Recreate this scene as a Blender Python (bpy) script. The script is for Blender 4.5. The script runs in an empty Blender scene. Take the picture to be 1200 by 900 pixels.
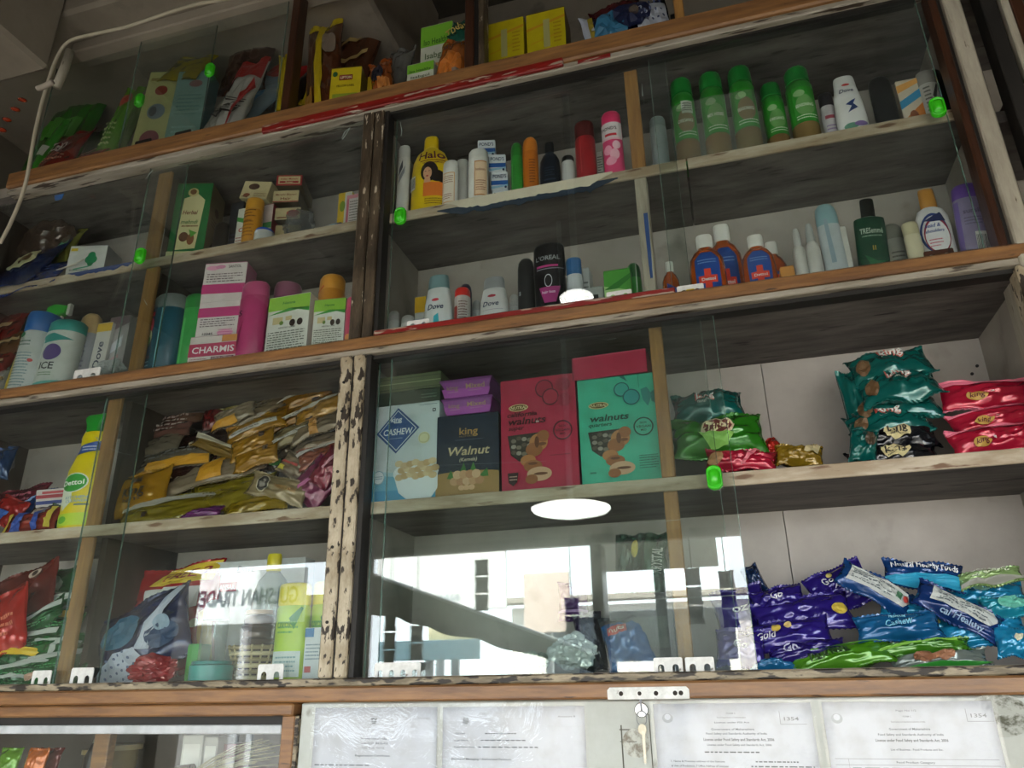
import bpy, bmesh, math, random
from mathutils import Vector, Matrix, Euler, noise
from math import sin, cos, pi, radians as rad
random.seed(7)
C = bpy.context.scene.collection
sc = bpy.context.scene

# ------------------------------------------------------------------ camera
CAM = Vector((0, -1.25, 1.6)); F = 885.5
R2 = Vector((0.96104214, 0.27591732, -0.01635999))
U2 = Vector((0.11545708, -0.34695944, 0.93074637))
W3 = Vector((-0.25113279, 0.89637536, 0.36529925))
cd = bpy.data.cameras.new('camera'); cam = bpy.data.objects.new('camera', cd); C.objects.link(cam)
m = Matrix((R2, U2, -W3)).transposed().to_4x4(); m.translation = CAM
cam.matrix_world = m
cd.sensor_fit = 'HORIZONTAL'; cd.sensor_width = 36; cd.lens = F / 1200 * 36
cd.clip_start = .02; cd.clip_end = 200
sc.camera = cam

# ------------------------------------------------------------------ light
SKY = 8.0
w = bpy.data.worlds.new('world'); sc.world = w; w.use_nodes = True
nt = w.node_tree; nt.nodes.clear()
bgn = nt.nodes.new('ShaderNodeBackground'); wo = nt.nodes.new('ShaderNodeOutputWorld')
bgn.inputs[0].default_value = (.86, .94, 1, 1); bgn.inputs[1].default_value = SKY
nt.links.new(bgn.outputs[0], wo.inputs[0])
sl = bpy.data.lights.new('sun', 'SUN'); sun = bpy.data.objects.new('sun', sl); C.objects.link(sun)
sl.energy = 24; sl.angle = rad(2); sl.color = (1, .96, .9)
sun.rotation_euler = Vector((.25, -.75, -1)).to_track_quat('-Z', 'Y').to_euler()
al = bpy.data.lights.new('opening_daylight', 'AREA'); ao = bpy.data.objects.new('opening_daylight', al); C.objects.link(ao)
al.shape = 'RECTANGLE'; al.size = 4.6; al.size_y = 2.5; al.cycles.is_portal = True
ao.location = (0, -2.75, 1.25); ao.rotation_euler = Vector((0, 1, 0)).to_track_quat('-Z', 'Z').to_euler()
sc.view_settings.view_transform = 'Standard'; sc.view_settings.look = 'None'
sc.view_settings.gamma = 1; sc.view_settings.use_curve_mapping = False
sc.view_settings.exposure = 0.42

# ------------------------------------------------------------------ helpers
def PY(x, y, Y=0.0):
    d = (x-600)/F*R2 - (y-450)/F*U2 + W3
    return CAM + d*((Y-CAM.y)/d.y)
def REF(x, y, L):
    p = PY(x, y, L); return Vector((p.x, -L, p.z))
def lin(h):
    o = []
    for s in (16, 8, 0):
        c = ((h >> s) & 255)/255
        o.append(c/12.92 if c <= .04045 else ((c+.055)/1.055)**2.4)
    return tuple(o)+(1,)
MC = {}
def mat(col, kind='plastic', rough=None):
    key = (col, kind, rough)
    if key in MC: return MC[key]
    m = bpy.data.materials.new('%s_%06x' % (kind, col)); m.use_nodes = True
    n = m.node_tree.nodes; L = m.node_tree.links; b = n['Principled BSDF']
    c = lin(col); b.inputs['Base Color'].default_value = c
    r = {'plastic': .35, 'card': .45, 'foil': .2, 'matte': .8, 'ink': .5, 'metal': .3, 'clear': .1, 'tint': .12, 'cloth': .9}[kind]
    if rough is not None: r = rough
    b.inputs['Roughness'].default_value = r
    if kind in ('plastic', 'card', 'foil', 'matte', 'cloth', 'metal'):
        tc = n.new('ShaderNodeTexCoord'); nz = n.new('ShaderNodeTexNoise')
        nz.inputs['Scale'].default_value = 28 if kind != 'foil' else 22; nz.inputs['Detail'].default_value = 5
        L.new(tc.outputs['Object'], nz.inputs['Vector'])
        mx = n.new('ShaderNodeMix'); mx.data_type = 'RGBA'; mx.blend_type = 'MULTIPLY'
        mr = n.new('ShaderNodeMapRange'); mr.inputs[1].default_value = .45; mr.inputs[2].default_value = .75
        mr.inputs[4].default_value = .55
        L.new(nz.outputs['Fac'], mr.inputs[0]); L.new(mr.outputs[0], mx.inputs['Factor'])
        mx.inputs['A'].default_value = c; mx.inputs['B'].default_value = (.72, .69, .64, 1)
        L.new(mx.outputs['Result'], b.inputs['Base Color'])
        bp = n.new('ShaderNodeBump'); bp.inputs['Strength'].default_value = {'foil': .4, 'cloth': .6}.get(kind, .08)
        bp.inputs['Distance'].default_value = .006 if kind == 'foil' else .002
        L.new(nz.outputs['Fac'], bp.inputs['Height']); L.new(bp.outputs[0], b.inputs['Normal'])
    if kind == 'foil': b.inputs['Metallic'].default_value = .22; b.inputs['Coat Weight'].default_value = .6; b.inputs['Coat Roughness'].default_value = .08
    if kind == 'metal': b.inputs['Metallic'].default_value = .85
    if kind in ('clear', 'tint'):
        n.remove(b); out = n['Material Output']
        tr = n.new('ShaderNodeBsdfTransparent'); gl = n.new('ShaderNodeBsdfGlossy'); gl.inputs['Roughness'].default_value = r
        df = n.new('ShaderNodeBsdfPrincipled'); df.inputs['Base Color'].default_value = c; df.inputs['Roughness'].default_value = .2
        tr.inputs[0].default_value = tuple(.4+.6*k for k in c[:3])+(1,)
        m1 = n.new('ShaderNodeMixShader'); m1.inputs[0].default_value = .12 if kind == 'clear' else .5
        L.new(tr.outputs[0], m1.inputs[1]); L.new(df.outputs[0], m1.inputs[2])
        fr = fresnel(m.node_tree)
        m2 = n.new('ShaderNodeMixShader'); L.new(fr.outputs[0], m2.inputs[0]); L.new(m1.outputs[0], m2.inputs[1]); L.new(gl.outputs[0], m2.inputs[2])
        L.new(m2.outputs[0], out.inputs[0])
    MC[key] = m
    return m

def fresnel(nt, ior=1.5):
    n = nt.nodes; L = nt.links
    g = n.new('ShaderNodeNewGeometry'); mr = n.new('ShaderNodeMapRange'); mr.inputs[3].default_value = ior; mr.inputs[4].default_value = 1/ior
    L.new(g.outputs['Backfacing'], mr.inputs[0]); fr = n.new('ShaderNodeFresnel'); L.new(mr.outputs[0], fr.inputs['IOR']); return fr
def tex_mat(name, ca, cb, cc=None, scale=(1, 1, 1), nscale=8, thr=(.4, .6), thr2=(.6, .66), rough=.6, bump=.3, det=8):
    """procedural worn surface: noise between ca and cb, flakes of cc on top"""
    m = bpy.data.materials.new(name); m.use_nodes = True
    n = m.node_tree.nodes; L = m.node_tree.links; b = n['Principled BSDF']
    tc = n.new('ShaderNodeTexCoord'); mp = n.new('ShaderNodeMapping'); mp.inputs['Scale'].default_value = scale
    L.new(tc.outputs['Object'], mp.inputs[0])
    nz = n.new('ShaderNodeTexNoise'); nz.inputs['Scale'].default_value = nscale; nz.inputs['Detail'].default_value = det
    nz.inputs['Roughness'].default_value = .65
    L.new(mp.outputs[0], nz.inputs['Vector'])
    mr = n.new('ShaderNodeMapRange'); mr.inputs[1].default_value = thr[0]; mr.inputs[2].default_value = thr[1]
    L.new(nz.outputs['Fac'], mr.inputs[0])
    mx = n.new('ShaderNodeMix'); mx.data_type = 'RGBA'; L.new(mr.outputs[0], mx.inputs['Factor'])
    mx.inputs['A'].default_value = lin(ca); mx.inputs['B'].default_value = lin(cb)
    last = mx.outputs['Result']
    if cc is not None:
        nz2 = n.new('ShaderNodeTexNoise'); nz2.inputs['Scale'].default_value = nscale*2.3; nz2.inputs['Detail'].default_value = 6
        L.new(mp.outputs[0], nz2.inputs['Vector'])
        m2 = n.new('ShaderNodeMapRange'); m2.inputs[1].default_value = thr2[0]; m2.inputs[2].default_value = thr2[1]
        L.new(nz2.outputs['Fac'], m2.inputs[0])
        my = n.new('ShaderNodeMix'); my.data_type = 'RGBA'; L.new(m2.outputs[0], my.inputs['Factor'])
        L.new(last, my.inputs['A']); my.inputs['B'].default_value = lin(cc); last = my.outputs['Result']
    L.new(last, b.inputs['Base Color'])
    bp = n.new('ShaderNodeBump'); bp.inputs['Strength'].default_value = bump; bp.inputs['Distance'].default_value = .004
    L.new(nz.outputs['Fac'], bp.inputs['Height']); L.new(bp.outputs[0], b.inputs['Normal'])
    b.inputs['Roughness'].default_value = rough
    return m
M = {}
M['wood'] = tex_mat('rail_wood', 0x976c40, 0x6c4a2f, 0x35231a, (1.2, 6, 12), 6, (.35, .65), (.66, .72), .38)
M['stick'] = tex_mat('stick_wood', 0xae8045, 0x8a6032, None, (12, 6, 1.2), 6, (.35, .65), rough=.5)
M['chip'] = tex_mat('chipped_cream_paint', 0xc4b8a0, 0x998a70, 0x2e2419, (1.6, 1.6, .7), 24, (.35, .6), (.54, .575), .5, .8, 12)
M['chiph'] = tex_mat('chipped_cream_paint_rail', 0xa89a80, 0x6f634e, 0x2b231b, (.5, 2, 2), 26, (.35, .6), (.50, .56), .5, .8, 12)
M['chipdark'] = tex_mat('chipped_dark_paint', 0x352b20, 0x5c4f3e, 0xb9ad98, (1.8, 1.8, .45), 22, (.4, .6), (.60, .63), .45, .8, 12)
M['white'] = tex_mat('dirty_white_strip', 0xaaa294, 0x7d7464, 0x3a2c20, (.35, 3, 3), 14, (.35, .65), (.58, .63), .5)
M['whitev'] = tex_mat('dirty_white_post', 0xb0a998, 0x8b8374, 0x4c3a2a, (3, 3, .5), 14, (.35, .65), (.68, .72), .5)
M['brown'] = tex_mat('dark_brown_wood', 0x46291a, 0x2e1b12, 0x241208, (6, 6, 1), 7, (.35, .65), (.62, .7), .35)
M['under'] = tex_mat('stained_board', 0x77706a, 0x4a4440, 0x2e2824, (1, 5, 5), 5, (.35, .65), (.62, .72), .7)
M['back'] = tex_mat('back_laminate', 0xb2aba4, 0x9a938b, 0x7d766e, (1, 1, 1), 4, (.3, .7), (.62, .8), .45, .1)
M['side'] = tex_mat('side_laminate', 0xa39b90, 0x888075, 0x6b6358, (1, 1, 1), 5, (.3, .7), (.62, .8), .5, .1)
M['darkside'] = tex_mat('dark_partition', 0x4a4138, 0x362e27, 0x211b16, (1, 3, 1), 5, (.3, .7), (.62, .8), .6, .2)
M['edge'] = tex_mat('shelf_edge', 0xc9bda8, 0x9d8a70, 0x6f5138, (.6, 3, 3), 10, (.35, .6), (.62, .7), .5)
M['dark_ceil'] = tex_mat('darkened_ceiling', 0x4c453b, 0x38322b, 0x2a2520, (1, 1, 1), 3, (.3, .7), (.62, .8), .85)  # ceiling colour darkened so the glass panes mirror less light
M['red'] = tex_mat('worn_red_paint', 0x8c1a14, 0x6a140f, 0xa59584, (.4, 3, 3), 18, (.35, .65), (.58, .62), .4)
M['conc'] = tex_mat('concrete', 0x9a8f80, 0x7d7366, 0x5f564b, (1, 1, 1), 3, (.3, .7), (.62, .8), .85)
M['steel'] = tex_mat('painted_steel_door', 0xb4b8b2, 0xa0a198, 0x706b5e, (1, 1, 1), 7, (.35, .7), (.68, .8), .4, .15)
M['tin'] = tex_mat('tin', 0xe2e2de, 0xb9b8b2, 0x7c766c, (1, 1, 1), 40, (.4, .7), (.66, .7), .4)
M['black'] = tex_mat('black_gap', 0x14110e, 0x1d1915, None, (1, 1, 1), 8, rough=.6)
M['alu'] = tex_mat('aluminium', 0xc3c6c8, 0xa8abac, None, (1, 1, 1), 12, rough=.35)
M['plaster'] = tex_mat('plaster_wall', 0x8f8678, 0x766d60, 0x5a5247, (1, 1, 1), 3, (.3, .7), (.62, .8), .85)
M['road'] = tex_mat('road', 0x6b6862, 0x55524d, 0x45423e, (1, 1, 1), 3, rough=.9)
def glass_mat():
    m = bpy.data.materials.new('window_glass'); m.use_nodes = True
    n = m.node_tree.nodes; L = m.node_tree.links; n.remove(n['Principled BSDF']); out = n['Material Output']
    tr = n.new('ShaderNodeBsdfTransparent'); tr.inputs[0].default_value = (.95, .975, .965, 1)
    gl = n.new('ShaderNodeBsdfGlossy'); gl.inputs['Roughness'].default_value = .008
    fr = fresnel(m.node_tree, 1.62)
    dz = n.new('ShaderNodeBsdfDiffuse'); dz.inputs[0].default_value = (.55, .6, .58, 1)
    tc = n.new('ShaderNodeTexCoord'); nz = n.new('ShaderNodeTexNoise'); nz.inputs['Scale'].default_value = 5; nz.inputs['Detail'].default_value = 9
    mp = n.new('ShaderNodeMapping'); mp.inputs['Scale'].default_value = (1.5, 1, .6)
    L.new(tc.outputs['Object'], mp.inputs[0]); L.new(mp.outputs[0], nz.inputs['Vector'])
    mr = n.new('ShaderNodeMapRange'); mr.inputs[1].default_value = .45; mr.inputs[2].default_value = .8
    mr.inputs[3].default_value = .0; mr.inputs[4].default_value = .03
    L.new(nz.outputs['Fac'], mr.inputs[0])
    m0 = n.new('ShaderNodeMixShader'); L.new(mr.outputs[0], m0.inputs[0]); L.new(tr.outputs[0], m0.inputs[1]); L.new(dz.outputs[0], m0.inputs[2])
    m2 = n.new('ShaderNodeMixShader'); L.new(fr.outputs[0], m2.inputs[0]); L.new(m0.outputs[0], m2.inputs[1]); L.new(gl.outputs[0], m2.inputs[2])
    L.new(m2.outputs[0], out.inputs[0])
    return m
M['glass'] = glass_mat()
def glass_edge():
    m = mat(0x3f7a68, 'tint', .15); return m

def tag(o, label=None, cat=None, group=None, kind=None):
    if label: o['label'] = label
    if cat: o['category'] = cat
    if group: o['group'] = group
    if kind: o['kind'] = kind
    return o
def thing(name, label, cat, loc=(0, 0, 0), rot=(0, 0, 0), group=None):
    o = bpy.data.objects.new(name, None); C.objects.link(o); o.empty_display_size = .03
    o.location = loc; o.rotation_euler = rot
    return tag(o, label, cat, group)
def mk(name, V, Fc, mats, idx=None, parent=None, smooth=False):
    me = bpy.data.meshes.new(name); me.from_pydata([tuple(v) for v in V], [], Fc)
    if not isinstance(mats, (list, tuple)): mats = [mats]
    for q in mats: me.materials.append(q)
    if idx: me.polygons.foreach_set('material_index', idx)
    if smooth: me.polygons.foreach_set('use_smooth', [True]*len(Fc))
    me.update()
    o = bpy.data.objects.new(name, me); C.objects.link(o)
    if parent: o.parent = parent
    return o
def bev(o, w=.0015, seg=1):
    b = o.modifiers.new('b', 'BEVEL'); b.width = w; b.segments = seg; b.limit_method = 'ANGLE'; return o
BF = [(0, 1, 3, 2), (4, 6, 7, 5), (0, 4, 5, 1), (2, 3, 7, 6), (0, 2, 6, 4), (1, 5, 7, 3)]
def boxv(x0, x1, y0, y1, z0, z1):
    return [(x, y, z) for x in (x0, x1) for y in (y0, y1) for z in (z0, z1)]
def box(name, x0, x1, y0, y1, z0, z1, mt, parent=None, bw=.0015):
    cx, cy, cz = (x0+x1)/2, (y0+y1)/2, (z0+z1)/2
    o = mk(name, boxv(x0-cx, x1-cx, y0-cy, y1-cy, z0-cz, z1-cz), [f[::-1] for f in BF], mt, parent=parent)
    o.location = (cx, cy, cz)
    if bw: bev(o, bw)
    return o
def prism(name, pts, y0, y1, mt, parent=None, bw=0):
    """outline in x,z extruded in y"""
    n = len(pts); V = [(x, y0, z) for x, z in pts]+[(x, y1, z) for x, z in pts]
    Fc = [tuple(range(n)), tuple(range(2*n-1, n-1, -1))]+[(i, i+n, (i+1) % n+n, (i+1) % n) for i in range(n)]
    o = mk(name, V, Fc, mt, parent=parent)
    if bw: bev(o, bw)
    return o
def tube(name, pts, r, mt, parent=None, seg=8):
    V = []; Fc = []; pts = [Vector(p) for p in pts]
    for i, p in enumerate(pts):
        d = (pts[min(i+1, len(pts)-1)]-pts[max(i-1, 0)]).normalized()
        a = d.cross(Vector((0, 1, 0)));  a = a.normalized() if a.length > .05 else d.cross(Vector((1, 0, 0))).normalized()
        b = d.cross(a)
        for k in range(seg):
            t = 2*pi*k/seg; V.append(p+(a*cos(t)+b*sin(t))*r)
    for i in range(len(pts)-1):
        for k in range(seg):
            Fc.append((i*seg+k, i*seg+(k+1) % seg, (i+1)*seg+(k+1) % seg, (i+1)*seg+k))
    Fc.append(tuple(range(seg))[::-1]); Fc.append(tuple(range((len(pts)-1)*seg, len(pts)*seg)))
    return mk(name, V, Fc, mt, parent=parent, smooth=True)
def lathe(name, prof, mt, parent=None, dr=1.0, seg=28, ribs=0, loc=(0, 0, 0), cap=True):
    V = []; Fc = []
    for r, z in prof:
        for k in range(seg):
            t = 2*pi*k/seg; rr = r*(1-(.05 if ribs and k % 2 else 0))
            V.append((rr*cos(t), rr*sin(t)*dr, z))
    n = len(prof)
    for i in range(n-1):
        for k in range(seg):
            Fc.append((i*seg+k, i*seg+(k+1) % seg, (i+1)*seg+(k+1) % seg, (i+1)*seg+k))
    if cap: Fc.append(tuple(range(seg))[::-1]); Fc.append(tuple(range((n-1)*seg, n*seg)))
    o = mk(name, V, Fc, mt, parent=parent, smooth=True); o.location = loc
    e = o.modifiers.new('e', 'EDGE_SPLIT'); e.split_angle = rad(50)
    return o

# ---------------------------------------------------------------- decals
TC = {}
def text_geo(s, bold):
    k = (s, bold)
    if k in TC: return TC[k]
    cu = bpy.data.curves.new('t', 'FONT'); cu.body = s; cu.align_x = 'LEFT'; cu.resolution_u = 2; cu.offset = .018 if bold else 0
    o = bpy.data.objects.new('t', cu); C.objects.link(o)
    dg = bpy.context.evaluated_depsgraph_get(); me = bpy.data.meshes.new_from_object(o.evaluated_get(dg))
    V = [(v.co.x, v.co.y) for v in me.vertices]; Fc = [tuple(p.vertices) for p in me.polygons]
    bpy.data.objects.remove(o); bpy.data.curves.remove(cu); bpy.data.meshes.remove(me)
    x0 = min(v[0] for v in V); x1 = max(v[0] for v in V)
    V = [((x-x0)/(x1-x0)-.5, (y-.35)) for x, y in V]
    TC[k] = (V, Fc, x1-x0); return TC[k]
def decal(parent, items, W, H, fmap, curved=True, name='label', base=.0004, step=.00018):
    """items in 0..1 face fractions; fmap(x,z,h) -> local 3D; one mesh with several inks"""
    V = []; Fc = []; idx = []; mats = []; mi = {}
    def mid(c):
        if c not in mi: mi[c] = len(mats); mats.append(mat(c, 'ink'))
        return mi[c]
    def grid(f, nu, nv, c, h):
        b = len(V)
        for j in range(nv+1):
            for i in range(nu+1):
                u, v = f(i/nu, j/nv); V.append(fmap(u*W, v*H, h))
        for j in range(nv):
            for i in range(nu):
                a = b+j*(nu+1)+i; Fc.append((a, a+1, a+nu+2, a+nu+1)); idx.append(c)
    h = base; g = 8 if curved else 1
    for it in items:
        k = it[0]; h += step
        if k == 'r':
            _, a, b_, c_, d, col = it[:6]
            grid(lambda s, t: (a+(c_-a)*s, b_+(d-b_)*t), g, g, mid(col), h)
        elif k == 'q':   # quad, four corners
            _, p, col = it
            grid(lambda s, t: tuple((p[0][q]*(1-s)+p[1][q]*s)*(1-t)+(p[3][q]*(1-s)+p[2][q]*s)*t for q in (0, 1)), g, g, mid(col), h)
        elif k == 'e':
            _, cx, cy, rx, ry, col = it[:6]; ci = mid(col); b = len(V)
            V.append(fmap(cx*W, cy*H, h)); N = 20
            for ring in (.3, .65, 1):
                for i in range(N):
                    t = 2*pi*i/N; V.append(fmap((cx+rx*ring*cos(t))*W, (cy+ry*ring*sin(t))*H, h))
            for i in range(N):
                j = (i+1) % N
                Fc.append((b, b+1+i, b+1+j)); idx.append(ci)
                Fc.append((b+1+i, b+1+N+i, b+1+N+j, b+1+j)); idx.append(ci)
                Fc.append((b+1+N+i, b+1+2*N+i, b+1+2*N+j, b+1+N+j)); idx.append(ci)
        elif k == 'o':   # ring
            _, cx, cy, rx, ry, col = it[:6]; ci = mid(col); b = len(V); N = 24
            for ring in (.86, 1):
                for i in range(N):
                    t = 2*pi*i/N; V.append(fmap((cx+rx*ring*cos(t))*W, (cy+ry*ring*sin(t))*H, h))
            for i in range(N):
                j = (i+1) % N; Fc.append((b+i, b+N+i, b+N+j, b+j)); idx.append(ci)
        elif k == 'p':
            _, pts, col = it; b = len(V)
            if not curved:
                for x, y in pts: V.append(fmap(x*W, y*H, h))
                Fc.append(tuple(range(b, b+len(pts)))); idx.append(mid(col)); continue
            mx_ = sum(p[0] for p in pts)/len(pts); my_ = sum(p[1] for p in pts)/len(pts); ci = mid(col); NN = 5
            for q in range(len(pts)):
                p, p2 = pts[q], pts[(q+1) % len(pts)]; rows = []
                for r_ in range(NN+1):
                    row = []
                    for c_ in range(r_+1):
                        f = r_/NN; g_ = c_/r_ if r_ else 0
                        x = mx_+(p[0]+(p2[0]-p[0])*g_-mx_)*f; y = my_+(p[1]+(p2[1]-p[1])*g_-my_)*f
                        row.append(len(V)); V.append(fmap(x*W, y*H, h))
                    rows.append(row)
                for r_ in range(NN):
                    for c_ in range(r_+1):
                        Fc.append((rows[r_][c_], rows[r_+1][c_], rows[r_+1][c_+1])); idx.append(ci)
                        if c_ < r_: Fc.append((rows[r_][c_], rows[r_+1][c_+1], rows[r_][c_+1])); idx.append(ci)
        elif k == 't':   # text, cx, cy, width fraction, cap height fraction, colour, opts
            _, s, cx, cy, wf, hf, col = it[:7]; o = it[7] if len(it) > 7 else {}
            TV, TF, tw = text_geo(s, o.get('b', 1)); b = len(V); sh = o.get('s', 0); an = rad(o.get('a', 0))
            for x, y in TV:
                X = x*wf*W; Z = y*hf*H/.7; X += sh*Z
                X, Z = X*cos(an)-Z*sin(an), X*sin(an)+Z*cos(an)
                V.append(fmap(cx*W+X, cy*H+Z, h+.0004*(1 if curved else 0)))
            ci = mid(col)
            for f in TF: Fc.append(tuple(b+q for q in f)); idx.append(ci)
        elif k == 'l':   # lines of tiny print
            _, x0, y0, x1, y1, n_, col = it; ci = mid(col); rr = random.Random(int(x0*999)+n_)
            for j in range(n_):
                y = y1-(y1-y0)*(j+.5)/n_; x = x0; th = (y1-y0)/n_*.38; xe = x1-(rr.random()*.3*(x1-x0) if j % 3 == 2 else 0)
                while x < xe:
                    l = (.03+.1*rr.random())*(x1-x0); e = min(x+l, xe)
                    grid(lambda s, t, x=x, e=e, y=y: (x+(e-x)*s, y-th/2+th*t), 2 if curved else 1, 1, ci, h); x = e+.025*(x1-x0)
        elif k == 'bar':  # bar code
            _, x0, y0, x1, y1 = it; grid(lambda s, t: (x0+(x1-x0)*s, y0+(y1-y0)*t), g, 2, mid(0xe8e8e0), h); x = x0+.04*(x1-x0); rr = random.Random(3)
            while x < x1-.06*(x1-x0):
                l = (.015+.04*rr.random())*(x1-x0); grid(lambda s, t: (x+l*s, y0+(y1-y0)*(.12+.76*t)), 1, 2, mid(0x202020), h+.0003); x += l+.04*(x1-x0)
    return mk(name, V, Fc, mats, idx, parent)

# ---------------------------------------------------------------- goods
def span(px, ym, yt, Y, z0):
    a = PY(px[0], ym, Y); b = PY(px[1], ym, Y); t = PY((px[0]+px[1])/2, yt, Y)
    return (a.x+b.x)/2, b.x-a.x, t.z-z0
def carton(name, label, px, ym, yt, Y, z0, col, D=.05, dec=(), side=(), scol=None, rz=0, ry=0, group=None, cat='carton', H=None, kind='card', bottom=None, X=None, W=None, rx=0, top=False):
    x, w_, h = span(px, ym, yt, Y, z0)
    if W: w_ = W
    if X is not None: x = X
    if H and top: z0 = z0+h-H
    if H: h = H
    if rz: w_ = max(.02, (w_-D*abs(sin(rad(rz)))*.5)/cos(rad(rz)))
    t = thing(name, label, cat, (x, Y+D/2, z0), (rad(rx), rad(ry), rad(rz)), group)
    ms = [mat(col, kind), mat(scol if scol is not None else col, kind)]
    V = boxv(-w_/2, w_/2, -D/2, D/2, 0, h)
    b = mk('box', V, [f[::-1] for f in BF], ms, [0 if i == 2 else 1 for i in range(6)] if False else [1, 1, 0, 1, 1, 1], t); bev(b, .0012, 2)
    # top flap line
    mk('flap', boxv(-w_/2+.001, w_/2-.001, -D/2-.0006, -D/2+.004, h-.0002, h+.0006), [f[::-1] for f in BF], ms[1], parent=t)
    if dec: decal(t, dec, w_, h, lambda X_, Z_, hh: (X_-w_/2, -D/2-hh, Z_), False)
    if side: decal(t, side, D, h, lambda X_, Z_, hh: (w_/2+hh, X_-D/2, Z_), False, 'side_print')
    t['_h'] = h
    return t, h
# profiles: (t, r) fractions for body, then cap
PR = {
 'talc': ([(0, .9), (.015, 1), (.8, 1), (.82, .96)], [(.815, .93), (.83, .97), (.95, .95), (.985, .8), (1, .45)]),
 'round': ([(0, .9), (.015, 1), (.70, 1), (.74, .97)], [(.74, .97), (.86, .96), (.94, .85), (.985, .55), (1, .2)]),
 'taper': ([(0, .93), (.015, 1), (.3, .99), (.6, .9), (.80, .74), (.81, .7)], [(.805, .72), (.82, .73), (.96, .68), (1, .62)]),
 'shampoo': ([(0, .92), (.015, 1), (.55, 1), (.68, .95), (.76, .75), (.79, .45), (.80, .42)], [(.79, .44), (.8, .5), (.97, .48), (1, .44)]),
 'jug': ([(0, .92), (.02, 1), (.55, 1), (.68, .94), (.78, .74), (.84, .42), (.86, .34)], [(.855, .36), (.865, .4), (.98, .38), (1, .34)]),
 'amber': ([(0, .9), (.02, 1), (.5, 1), (.66, .93), (.76, .66), (.80, .4), (.83, .38)], [(.82, .42), (.83, .46), (.97, .46), (1, .42)]),
 'square': ([(0, .97), (.01, 1), (.70, 1), (.76, .97), (.78, .6), (.79, .42)], [(.785, .44), (.79, .46), (.98, .45), (1, .42)]),
 'jar': ([(0, .9), (.02, 1), (.76, 1), (.81, .85), (.82, .78)], [(.815, .80), (.82, .93), (.96, .91), (.99, .84), (1, .7)]),
 'pump': ([(0, .9), (.02, 1), (.60, 1), (.70, .8), (.74, .5)], [(.735, .55), (.75, .6), (.92, .52), (1, .34)]),
 'tottle': ([(0, .80), (.02, .84), (.3, .92), (.7, 1), (.95, .96), (.985, .85), (1, .6)], [(-.0, .7), (.003, .72), (.02, .72)]),
 'can': ([(0, .95), (.01, 1), (.72, 1), (.76, .9)], [(.755, .93), (.77, .97), (.95, .97), (.985, .9), (1, .7)]),
 'spray': ([(0, .93), (.015, 1), (.38, 1), (.55, .9), (.68, .62), (.76, .5), (.80, .48)], [(.80, .5), (.83, .5), (.86, .46)]),
}
def bottle(name, label, px, ym, yt, Y, z0, col, cap, prof='talc', dr=.7, dec=(), rz=0, ry=0, group=None, cat='bottle', kind='plastic', capkind='plastic', ribs=0, H=None, extra=None):
    x, w_, h = span(px, ym, yt, Y, z0)
    if H: h = H
    r = w_/2
    t = thing(name, label, cat, (x, Y, z0), (0, rad(ry), rad(rz)), group)
    bp, cp = PR[prof]
    lathe('body', [(q*r, a*h) for a, q in bp], mat(col, kind), t, dr)
    lathe('cap', [(q*r, a*h) for a, q in cp], mat(cap, capkind), t, dr, ribs=ribs)
    def R(z):
        f = z/h
        for (a, q), (a2, q2) in zip(bp, bp[1:]):
            if a <= f <= a2: return r*(q+(q2-q)*(f-a)/(a2-a+1e-9))
        return r*bp[-1][1]*.99
    def fm(X_, Z_, hh):
        rr = R(Z_)+hh; u = max(-.97, min(.97, (X_-w_/2)/r))
        return (rr*u, -dr*rr*math.sqrt(1-u*u)-hh*.5, Z_)
    if dec: decal(t, dec, w_, h, fm, True)
    if extra: extra(t, r, h)
    return t
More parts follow.
